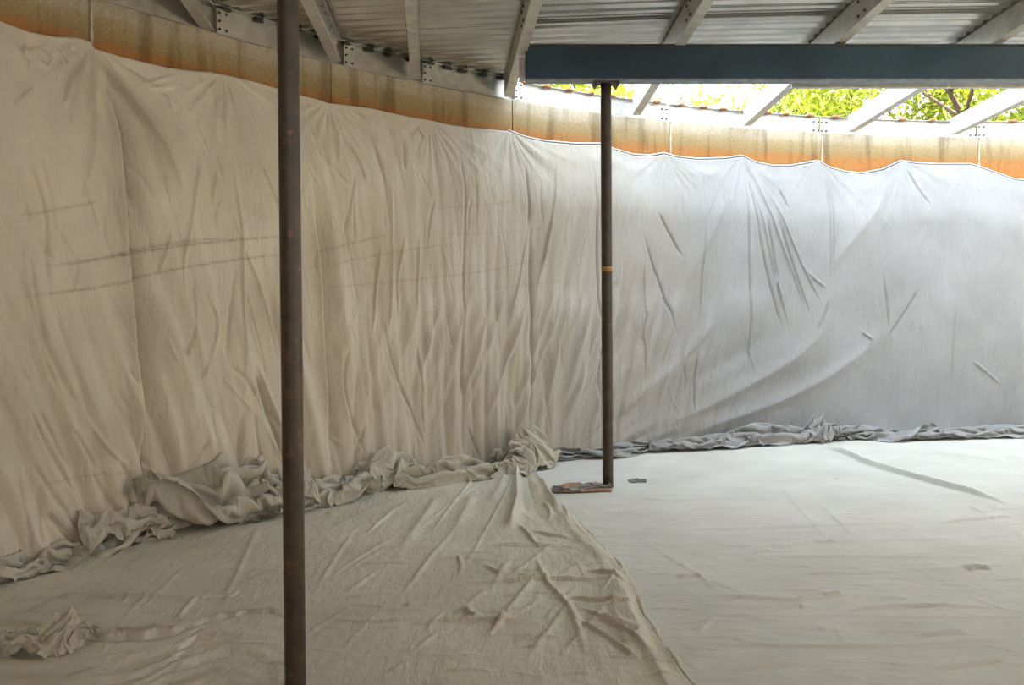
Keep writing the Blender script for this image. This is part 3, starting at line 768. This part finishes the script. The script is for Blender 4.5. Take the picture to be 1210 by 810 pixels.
# short random creases, mostly steep
for k in range(150):
    x, y = RNG.uniform(0, 1200), RNG.uniform(110, 540)
    if y < np.interp(x, [0, 600, 1200], [60, 175, 230]): continue
    ln = RNG.uniform(18, 70); tilt = (np.interp(x, [0, 330, 600, 900, 1200], [0.35, .2, 0, -.3, -.25]) + RNG.normal(0, .28)) * ln
    try: crease([(x, y), (x + tilt * .5 + RNG.normal(0, 2), y + ln / 2), (x + tilt, y + ln)], RNG.choice([-1, 1]) * RNG.uniform(.003, .008) * np.interp(x, [0, 500, 1200], [1.2, 1, .6]), 0.010, 0.010, .35)
    except ValueError: pass
H = h.reshape(Sg.shape)
stain = np.zeros(P_.shape)
def mark(pts, amp, w=0.007): stroke(P_, Q_, stain, smooth_poly(W(pts)), w, w, amp, .15)
for p, a_ in (([(26, 318), (80, 311), (142, 301), (207, 291), (270, 285), (333, 280)], 1.1), ([(100, 308), (150, 296), (215, 286), (260, 283)], .8), ([(0, 352), (60, 346), (130, 335), (200, 318), (333, 300)], .9), ([(0, 258), (50, 250), (104, 240)], .7), ([(30, 572), (90, 560), (150, 556)], .45),
              ([(360, 302), (400, 290), (448, 279)], .7), ([(360, 318), (440, 302), (520, 290)], .5), ([(365, 342), (450, 334), (560, 322), (640, 305)], .45), ([(490, 248), (560, 245), (615, 238)], .35), ([(500, 278), (580, 277), (640, 270)], .3), ([(500, 346), (590, 340), (680, 330)], .25)): mark(p, a_)
flare = 0.03 * (1 - np.clip(Zg / 0.5, 0, 1)) ** 2
top_t = 0.15 + 0.85 * sstep(0, 0.22, 1 - Vg)
rad = RW - np.maximum(H * (0.3 + 0.7 * sstep(0, .06, 1 - Vg)) + 0.15 * top_t, 0.004) * sstep(0, 0.004, 1 - Vg) - flare
X = CX + rad * np.sin(Ag); Y = CY + rad * np.cos(Ag)
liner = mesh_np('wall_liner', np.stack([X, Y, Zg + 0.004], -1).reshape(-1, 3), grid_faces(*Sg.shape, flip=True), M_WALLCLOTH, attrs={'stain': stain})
tag(liner, 'beige grey geotextile sheet pinned along the curved concrete wall and hanging in folds', 'cloth')
pts = []
for a in np.linspace(pins[4, 0], tpa[-1], 260):
    x, y = ring(a, RW - 0.004); pts.append((x, y, float(top_of(a)) + 0.004))
MB().tube(pts, 0.008, 6).build('hem', M_HEM, liner, smooth=True)
fl_ = []
for a in np.linspace(pins[4, 0], tpa[-1], 260):
    x, y = ring(a, RW + 0.012); fl_.append((x, y, float(top_of(a)) + 0.018))
hf = MB().tube(fl_, 0.009, 6).build('folded_edge', M_FLOORCLOTH, liner, smooth=True)

# ================================================================ THE FLOOR SHEETS
def FW(pts): return np.array([on_z(*p) for p in pts])
def fine_rows(y0, y1, lo=.011, hi=.022):
    out = [y0]
    while out[-1] < y1: out.append(out[-1] + float(np.clip(out[-1] ** 2 / 1400, lo, hi)))
    return np.array(out)
wsc, asc, acap = .60, 1.6, .014
# right-hand / base sheet, covering the whole tank floor
RI = R - 0.02
rows = np.concatenate([np.linspace(CY - RI * .9995, 2.6, 60), fine_rows(2.63, 10.30, .0075, .02), [CY + RI * .9985]])
us = np.concatenate([np.linspace(-1, -0.72, 50, endpoint=False), np.linspace(-0.72, 0.06, 720), np.linspace(0.08, 1, 50)])
Yg, Ug = np.meshgrid(rows, us, indexing='ij')
chord = np.sqrt(np.maximum(RI * RI - (Yg - CY) ** 2, 1e-4)); Xg = CX + Ug * chord
Zf = 0.006 * fbm(Xg / 1.4, Yg / 1.1, 60, 2) + 0.0022 * noise2(Xg / 0.45, Yg / 0.12, 63) + 0.0012 * noise2(Xg / .06, Yg / .05, 64)
z = Zf.ravel(); P_, Q_ = Xg.ravel(), Yg.ravel()
def fold(pts, amp, a=0.02, b=0.02, taper=.35, power=1.6): stroke(P_, Q_, z, smooth_poly(FW(pts)), a * wsc, b * wsc, min(amp * asc, max(amp, acap)), taper, power)
fold([(950, 528), (975, 532), (1000, 540), (1028, 553), (1065, 564), (1106, 576), (1146, 587), (1205, 604)], 0.052, 0.16, 0.014, .2, 1.3)
fold([(1085, 537), (1140, 543), (1199, 550)], 0.022, .10, .012)
for p, a_ in (([(800, 631), (922, 627), (1069, 623), (1110, 622)], .007), ([(1105, 624), (1135, 620), (1155, 618), (1205, 613)], .018), ([(800, 661), (880, 659), (963, 647), (1061, 643), (1155, 641)], .010), ([(894, 663), (1050, 664), (1199, 665)], .009), ([(880, 655), (960, 646), (1000, 646)], .012),
              ([(938, 684), (1010, 683), (1069, 680)], .010), ([(1060, 680), (1140, 676), (1200, 672)], .006), ([(1143, 679), (1155, 677), (1175, 679)], .024), ([(800, 688), (834, 687)], .014), ([(833, 708), (880, 712), (938, 714), (995, 711)], .009), ([(979, 735), (1028, 724), (1110, 722), (1199, 724)], .010), ([(800, 735), (1000, 734), (1199, 735)], .005),
              ([(800, 768), (920, 770), (1044, 771), (1199, 759)], .006), ([(870, 802), (960, 783)], .012), ([(1100, 799), (1200, 788)], .016), ([(1080, 758), (1110, 755), (1150, 752)], .014), ([(983, 742), (1000, 772)], .002), ([(942, 708), (950, 730)], .002), ([(975, 711), (995, 708)], .02),
              ([(790, 582), (880, 580), (935, 577)], .004), ([(800, 607), (900, 602)], .004), ([(730, 590), (800, 596), (900, 590)], .003), ([(655, 566), (690, 561), (725, 557), (735, 558)], .010), ([(826, 755), (850, 735)], .007), ([(1140, 600), (1165, 610), (1180, 596)], .010), ([(1150, 640), (1200, 638)], .012), ([(985, 569), (990, 570)], .02), ([(964, 596), (1010, 640)], .003)):
    fold(p, a_ * 1.15, .075, .0095, .25, 1.5)
for k in range(170):
    x, y = RNG.uniform(640, 1210), RNG.uniform(560, 815); ln = RNG.uniform(15, 110)
    tl = RNG.normal(0, .04) if RNG.random() < .85 else RNG.normal(0, .5)
    fold([(x, y), (x + ln / 2, y + tl * ln / 2 + RNG.normal(0, 1)), (x + ln, y + tl * ln)], RNG.uniform(.002, .005), .05, .009, .35)
Zf = z.reshape(Xg.shape)
edge = sstep(1.0, 0.96, np.abs(Ug))
sheet = mesh_np('floor_liner', np.stack([Xg, Yg, np.maximum(0.022 + Zf * edge, .004)], -1).reshape(-1, 3), grid_faces(*Xg.shape, flip=False), M_FLOORCLOTH)
tag(sheet, 'pale geotextile sheet spread over the whole floor, bare at the right', 'cloth')

wsc, asc, acap = .8, 1.9, .024
# left overlapping sheet
edge_px = [(622, 552), (630, 562), (640, 575), (652, 590), (664, 604), (683, 620), (700, 640), (722, 662), (740, 683), (752, 705), (763, 735), (782, 765), (800, 790), (818, 814), (860, 880), (900, 960)]
ew = FW(edge_px)[::-1]
rows = fine_rows(2.3, float(ew[-1, 1]), .010, .020)
xe = np.interp(rows, ew[:, 1], ew[:, 0]) + 0.012 * noise2(rows / .25, rows * 0, 70)
xw = np.array([CX - math.sqrt((R - 0.10) ** 2 - (y - CY) ** 2) for y in rows])
us = np.concatenate([np.linspace(0, .96, 330, endpoint=False), np.linspace(.96, 1, 26)])
Ug, Yg = np.meshgrid(us, rows); Xg = xw[:, None] + Ug * (xe - xw)[:, None]
De = xe[:, None] - Xg                                          # distance in from the free edge
dirx = Xg - 0.38 * Yg
Zl = 0.006 * fbm(Xg / 1.2, Yg / 1.2, 71, 2) + 0.0035 * noise2(dirx / .11, Yg / .9, 72) + 0.0030 * ridged(dirx / .30, Yg / 1.3, 73) * sstep(3.5, 6, Yg) + 0.0018 * noise2(Xg / .06, Yg / .045, 74)
Zl += 0.030 * np.exp(-((De - 0.09) / .07) ** 2) * (0.7 + .5 * noise2(Yg / .35, Yg * 0, 75)) + .010 * ridged(De / .10, Yg / .8 + De * 2, 76) * np.exp(-De / .35)
z = Zl.ravel(); P_, Q_ = Xg.ravel(), Yg.ravel()
fold([(611, 556), (611, 580), (611, 603), (606, 622), (603, 634)], 0.085, .035, .055, .12, 1.5)
fold([(620, 560), (622, 590), (626, 612)], -0.03, .04, .04, .2)
fold([(633, 557), (642, 580), (652, 600), (664, 616)], 0.055, .045, .045, .15)
fold([(598, 560), (590, 585), (578, 600)], 0.03, .05, .05, .2)
fold([(560, 585), (550, 610), (535, 640)], 0.02, .05, .05)
fold([(520, 588), (500, 620), (470, 660)], 0.014, .05, .05)
for p, a_ in (([(610, 625), (620, 635), (632, 649), (638, 656)], .030), ([(625, 634), (650, 640), (680, 645)], .012), ([(632, 659), (644, 692), (673, 728), (689, 773), (695, 800)], .014), ([(563, 651), (620, 652), (660, 654), (701, 656)], .014), ([(538, 698), (600, 696), (644, 692), (742, 694)], .014), ([(481, 745), (560, 744), (644, 745)], .012), ([(400, 719), (440, 713), (473, 709)], .009),
              ([(665, 712), (700, 719), (750, 725)], .018), ([(677, 722), (715, 742), (746, 761), (768, 785)], .020), ([(672, 735), (720, 765), (765, 800)], .016), ([(700, 740), (740, 750), (757, 752)], .014), ([(690, 680), (720, 690), (742, 700)], .012), ([(570, 673), (590, 685), (604, 668)], .010), ([(540, 660), (545, 680), (538, 690)], .008),
              ([(0, 720), (60, 716), (122, 714), (261, 713)], .014), ([(0, 745), (40, 747), (81, 748)], .010), ([(100, 762), (150, 756), (228, 751)], .013), ([(0, 700), (50, 697), (120, 688)], .010), ([(0, 730), (120, 735), (240, 726)], .007), ([(150, 790), (165, 783), (190, 780)], .012), ([(640, 600), (650, 614), (645, 625)], .02), ([(672, 625), (668, 612), (660, 604)], .02), ([(430, 640), (460, 615), (480, 600)], .010), ([(380, 740), (440, 745), (520, 738)], .006), ([(545, 725), (560, 740), (570, 731)], .014)):
    fold(p, a_, .04 if abs(p[-1][1] - p[0][1]) < .5 * abs(p[-1][0] - p[0][0]) else .017, .010)
for k in range(190):
    x, y = RNG.uniform(0, 760), RNG.uniform(600, 815); ln = RNG.uniform(15, 90)
    if y < 760 - x * .28: continue
    tl = RNG.normal(-.02, .06) if RNG.random() < .5 else RNG.normal(-.7, .5)
    fold([(x, y), (x + ln / 2, y + tl * ln / 2 + RNG.normal(0, 1)), (x + ln, y + tl * ln)], RNG.uniform(.003, .008), .014, .011, .35)
stroke(P_, Q_, z, FW([(40, 764), (90, 767), (125, 770), (150, 767), (170, 768), (186, 763), (205, 763), (218, 757), (232, 756), (243, 749), (256, 748), (266, 744), (281, 744), (290, 740), (305, 741), (318, 739), (336, 741), (350, 745)]), .06, .010, .055, .12, 1.4)
Zl = z.reshape(Xg.shape)
drop = sstep(0.0, 0.018, De)
Zl = 0.034 + np.maximum(Zl, -.004) * drop + 0.0
Zl = Zl * (0.35 + .65 * drop)
sheet2 = mesh_np('overlapping_floor_sheet', np.stack([Xg, Yg, Zl], -1).reshape(-1, 3), grid_faces(*Xg.shape, flip=True), M_LEFTCLOTH)
tag(sheet2, 'wrinkled geotextile sheet on the left floor with a folded diagonal free edge', 'cloth')
mbp = []
for y in np.linspace(rows[0], rows[-1] - .02, 160):
    mbp.append((float(np.interp(y, rows, xe)) - .006, y, 0.030 + .006 * math.sin(y * 9)))
e_ = MB().tube(mbp, [0.014 + .006 * math.sin(i * .7) + .004 * math.sin(i * 1.9) for i in range(160)], 7).build('rolled_edge', M_LEFTCLOTH, sheet2, smooth=True)

# loose sheet lying over the bottom left corner
ep = FW([(-90, 740), (-20, 748), (40, 762), (90, 770), (125, 772), (170, 769), (205, 764), (232, 757), (250, 748), (275, 744), (300, 741), (332, 742), (352, 748), (380, 762)])
xs = np.linspace(float(ep[0, 0]), float(ep[-1, 0]), 330); ye = np.interp(xs, ep[:, 0], ep[:, 1]) + .012 * noise2(xs / .06, xs * 0, 80)
vs = np.concatenate([np.linspace(0, .7, 90, endpoint=False), np.linspace(.7, 1, 90)])
Vg, Xg = np.meshgrid(vs, xs, indexing='ij'); Yg = 2.4 + Vg * (ye[None] - 2.4); De = ye[None] - Yg
fade = sstep(xs[-1], xs[-1] - .35, Xg) * sstep(0, .12, Vg)
Zc = 0.020 * np.exp(-(De / .12) ** 1.5) * (.8 + .9 * noise2(Xg / .22, De * 3, 81)) + .016 * np.maximum(ridged(Xg / .42 + De * 1.5, De / .20, 82), 0) + .010 * fbm(Xg / .45, Yg / .14, 83, 2) + .008 * np.maximum(ridged(Xg / .5, Yg / .09, 87) - .3, 0)
pk = FW([(82, 745)])[0]; 
Zc += .05 * np.exp(-((Xg - FW([(300, 760)])[0][0]) / .22) ** 2 - (De / .16) ** 2)
Zc = Zc * sstep(0, .08, De) - .004
Zc = .046 + np.maximum(Zc, -.004) * fade - .016 * (1 - fade)
sheet3 = mesh_np('loose_corner_sheet', np.stack([Xg, Yg, Zc], -1).reshape(-1, 3), grid_faces(*Xg.shape, flip=True), M_LEFTCLOTH)
sheet3.modifiers.new('t', 'SOLIDIFY').thickness = 0.004
tag(sheet3, 'crumpled loose geotextile sheet with a ragged raised edge, bottom left corner', 'cloth')

# ================================================================ BUNCHED CLOTH ALONG THE FOOT OF THE WALL
def heap(key, pa, pb, height, width, label, flip=False, back=0.0, name='bunched_cloth', sharp=1.0, arch=0.0, mat=None, z0=0.02, group='bunched surplus cloth along the foot of the wall'):
    """pa, pb: picture points on the floor in front of its two ends"""
    A = np.array(on_z(*pa)); B = np.array(on_z(*pb)); d = B - A; L = np.hypot(*d); d = d / L; n = np.array([-d[1], d[0]])
    P = HEAPS[key]
    ext = P.max((0, 1)) - P.min((0, 1)); mn = P.min((0, 1))
    u = (P[..., 0] - mn[0]) / ext[0]; w = (P[..., 1] - mn[1]) / ext[1]; hh = (P[..., 2] - mn[2]) / ext[2]
    if flip: u = 1 - u
    g = np.arange(P.shape[0])[:, None] * .23; g2 = np.arange(P.shape[1])[None] * .23
    wob = 0.012 * noise2(g + g2 * .8, g2 * .35 - g * .2, len(label) % 9)     # smaller secondary folds
    C = (A + (u * L)[..., None] * d + (w * width + back + arch * np.sin(np.pi * u))[..., None] * n)
    Z = z0 + hh * height + wob * 1.0
    mid = (A + B) / 2 + n * (width / 2 + back)
    V = np.stack([C[..., 0] - mid[0], C[..., 1] - mid[1], np.maximum(Z, z0)], -1).reshape(-1, 3)
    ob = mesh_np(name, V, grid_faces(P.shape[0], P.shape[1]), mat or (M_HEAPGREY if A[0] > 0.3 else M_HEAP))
    ob.location = (mid[0], mid[1], 0)
    m = ob.modifiers.new('smooth', 'SUBSURF'); m.levels = m.render_levels = 1
    tag(ob, label, 'cloth', group); return ob
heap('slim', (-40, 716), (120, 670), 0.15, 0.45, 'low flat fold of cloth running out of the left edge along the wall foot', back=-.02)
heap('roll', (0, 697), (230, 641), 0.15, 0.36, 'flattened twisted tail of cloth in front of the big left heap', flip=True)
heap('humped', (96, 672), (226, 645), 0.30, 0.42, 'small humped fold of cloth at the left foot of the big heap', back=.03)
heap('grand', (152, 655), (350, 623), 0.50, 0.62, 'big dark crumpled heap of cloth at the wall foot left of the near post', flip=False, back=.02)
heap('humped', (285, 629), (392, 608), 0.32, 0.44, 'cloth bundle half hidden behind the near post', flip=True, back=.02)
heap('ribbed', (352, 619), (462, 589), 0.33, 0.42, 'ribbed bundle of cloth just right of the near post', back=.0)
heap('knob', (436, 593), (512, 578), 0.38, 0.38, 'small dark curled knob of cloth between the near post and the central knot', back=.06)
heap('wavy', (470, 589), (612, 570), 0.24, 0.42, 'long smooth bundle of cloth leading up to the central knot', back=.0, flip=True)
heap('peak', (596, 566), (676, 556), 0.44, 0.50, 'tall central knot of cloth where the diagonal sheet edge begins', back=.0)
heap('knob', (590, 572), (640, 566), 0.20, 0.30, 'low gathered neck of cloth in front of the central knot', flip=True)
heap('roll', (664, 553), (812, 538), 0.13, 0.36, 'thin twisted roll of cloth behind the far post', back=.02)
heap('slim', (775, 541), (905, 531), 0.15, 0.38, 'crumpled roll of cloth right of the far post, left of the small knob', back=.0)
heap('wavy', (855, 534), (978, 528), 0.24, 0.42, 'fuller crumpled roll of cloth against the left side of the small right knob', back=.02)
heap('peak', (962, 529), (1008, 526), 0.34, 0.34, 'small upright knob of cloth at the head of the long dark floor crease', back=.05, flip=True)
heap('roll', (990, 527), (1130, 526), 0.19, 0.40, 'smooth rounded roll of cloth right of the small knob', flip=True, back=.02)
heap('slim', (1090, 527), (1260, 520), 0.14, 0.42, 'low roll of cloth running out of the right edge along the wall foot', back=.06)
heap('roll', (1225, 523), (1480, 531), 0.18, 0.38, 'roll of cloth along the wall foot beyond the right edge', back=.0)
heap('peak', (38, 799), (124, 783), 0.20, 0.20, 'pointed crumple of cloth standing up at the bottom left', name='peaked_cloth', z0=.045, group=None, flip=True)
heap('humped', (-70, 806), (66, 794), 0.11, 0.26, 'low dark fold of cloth at the very bottom left edge', name='folded_cloth', z0=.045, group=None, flip=True)

# torn opening with rusty dirt at the foot of the far post
c = FW([(648, 583), (664, 577), (680, 575), (690, 577), (704, 575), (716, 577), (726, 579), (722, 586), (700, 586), (670, 587), (655, 587)])
cx, cy = c.mean(0)
V = [(0, 0, 0.006)]; F = []; n = len(c)
for k in range(n * 4):
    i = k / 4; p = c[int(i) % n] * (1 - i % 1) + c[(int(i) + 1) % n] * (i % 1); j = 1 + RNG.uniform(-.06, .06)
    V.append(((p[0] - cx) * j, (p[1] - cy) * j, 0.0))
F = [(0, k + 1, (k + 1) % (n * 4) + 1) for k in range(n * 4)]
mb = MB().add(V, F); d = mb.build('dirt_patch', M_DIRT); d.location = (cx, cy, 0.036)
tag(d, 'rust-brown dirt showing through the torn sheet at the foot of the far post', 'dirt')
for k in range(9):
    t = RNG.uniform(0, 1); p = FW([(665 + 55 * t, 577 + RNG.uniform(-1, 5))])[0]
    w = RNG.uniform(.018, .035); V = [(math.cos(a) * w * RNG.uniform(.7, 1.2), math.sin(a) * w * RNG.uniform(.7, 1.2), 0) for a in np.linspace(0, 6.28, 8)[:-1]] + [(0, 0, w * .6)]
    q = MB().add(V, [(i, (i + 1) % 7, 7) for i in range(7)]).build('clod', M_DIRT, d, smooth=True); q.location = (p[0] - cx, p[1] - cy, 0.003)
heap('roll', (652, 588), (727, 584), 0.055, 0.13, 'rolled torn lip of cloth in front of the rusty dirt patch', name='torn_lip', z0=.022, group=None)
heap('knob', (742, 574), (766, 574), 0.035, 0.10, 'tiny tuft of torn cloth right of the far post foot', name='torn_tuft', z0=.02, group=None)

# ================================================================ TREES BEYOND THE WALL
def tree(x, y, h, crown, n, seed, mat, label, dens=1.0, leaf=0.085, trunk_r=0.13):
    rg = np.random.default_rng(seed); root = empty('tree', (x, y, 0), label=label, cat='tree', group='trees growing beyond the tank wall')
    mb = MB(); tips = []
    def limb(p, d, ln, r, lev):
        pts = [p]; q = p.copy(); dd = d.copy(); k = 5
        for i in range(k):
            dd = dd + rg.normal(0, .16, 3) + np.array([0, 0, .05]); dd /= np.linalg.norm(dd); q = q + dd * ln / k; pts.append(q.copy())
        mb.tube([tuple(a) for a in pts], [r * (1 - .55 * i / k) for i in range(k + 1)], 6 if lev else 9)
        if lev >= 3: tips.extend(pts[2:]); return
        for i in range(4 if lev else 6):
            t = rg.integers(2 if lev else 2, k + 1); nd = dd + rg.normal(0, .75, 3); nd[2] = abs(nd[2]) * .6 + .08; nd /= np.linalg.norm(nd)
            limb(pts[t], nd, ln * rg.uniform(.5, .75), r * .5, lev + 1)
    limb(np.zeros(3), np.array([rg.normal(0, .12), rg.normal(0, .12), 1.]), h * .5, trunk_r, 0)
    ch = [mb.build('trunk_and_branches', M_BARK, root, smooth=True)]
    T = np.array(tips); T = T[rg.integers(0, len(T), n)] + rg.normal(0, crown, (n, 3)) * np.array([1, 1, .8])
    a = rg.normal(0, 1, (n, 3)); a /= np.linalg.norm(a, axis=1)[:, None]; b_ = rg.normal(0, 1, (n, 3)); b_ = np.cross(a, b_); b_ /= np.linalg.norm(b_, axis=1)[:, None]
    l = leaf * rg.uniform(.6, 1.3, n)[:, None]
    V = np.stack([T - a * l, T - b_ * l * .32, T + a * l, T + b_ * l * .32], 1).reshape(-1, 3)
    f = mesh_np('foliage', V, np.arange(4 * n).reshape(-1, 4), mat, smooth=False, parent=root); f['kind'] = 'stuff'
    return root
def beyond(px, Y): return (px - 600) / FPX * Y
tree(beyond(668, 16), 16, 7.6, .34, 26000, 3, M_LEAF, 'dense yellow-green tree left of and behind the far post')
tree(beyond(790, 19), 19, 8.2, .26, 5200, 5, M_LEAF2, 'thin grey-green tree with bare arching branches left of the bright sky gap', trunk_r=.09)
tree(beyond(935, 20), 20, 8.0, .22, 2200, 8, M_LEAF, 'small tree top peeping over the wall at the right of the sky gap', trunk_r=.08)
tree(beyond(1020, 16.5), 16.5, 7.8, .34, 26000, 11, M_LEAF, 'dense yellow-green tree right of the sky gap')
tree(beyond(1150, 16), 16, 7.6, .30, 17000, 14, M_LEAF, 'yellow-green tree with reddish-brown branches at the right edge', trunk_r=.16)
tree(beyond(1300, 18), 18, 8.5, .32, 12000, 17, M_LEAF, 'yellow-green tree beyond the right edge of the view')
tree(beyond(560, 19), 19, 8.0, .32, 9000, 21, M_LEAF2, 'grey-green tree hidden behind the roof at the left')

def shade_tree(x, y, zc, rx, rz, n, seed, label):  # added out of view to keep sun off the open roof strip
    """dense upright sun-blocking tree: bare lower trunk, leaves filling a tall crown"""
    rg = np.random.default_rng(seed); root = empty('tree', (x, y, 0), label=label, cat='tree', group='trees growing beyond the tank wall')
    mb = MB(); mb.tube([(.1 * math.sin(z), .1 * math.cos(z * .7), z) for z in np.linspace(0, zc + rz * .8, 14)], np.linspace(.28, .03, 14), 9)
    for k in range(40):
        z = zc - rz + 2 * rz * (k + .5) / 42; a = rg.uniform(0, 6.28); L_ = rx * .8 * math.sqrt(max(.05, 1 - ((z - zc) / rz) ** 2)); mb.tube([(0, 0, z), (L_ * .5 * math.cos(a), L_ * .5 * math.sin(a), z + .5), (L_ * math.cos(a), L_ * math.sin(a), z + 1.2)], [.06, .035, .01], 5)
    mb.build('trunk_and_branches', M_BARK, root, smooth=True)
    d = rg.normal(0, 1, (n, 3)); d /= np.linalg.norm(d, axis=1)[:, None]; T = d * rg.uniform(0, 1, n)[:, None] ** .4 * np.array([rx, rx, rz]) + np.array([0, 0, zc])
    a = rg.normal(0, 1, (n, 3)); a /= np.linalg.norm(a, axis=1)[:, None]; b_ = np.cross(a, rg.normal(0, 1, (n, 3))); b_ /= np.linalg.norm(b_, axis=1)[:, None]
    l = .26 * rg.uniform(.7, 1.3, n)[:, None]
    V = np.stack([T - a * l, T - b_ * l * .5, T + a * l, T + b_ * l * .5], 1).reshape(-1, 3)
    f = mesh_np('foliage', V, np.arange(4 * n).reshape(-1, 4), M_LEAF2, smooth=False, parent=root); f['kind'] = 'stuff'
shade_tree(15.6, 9.2, 12.0, 3.0, 7.0, 12000, 31, 'tall dense unseen tree added beyond the right edge to shade the roof opening')
shade_tree(19.5, 11.0, 12.0, 3.2, 8.0, 9000, 32, 'second tall dense unseen tree added farther out to shade the roof opening')
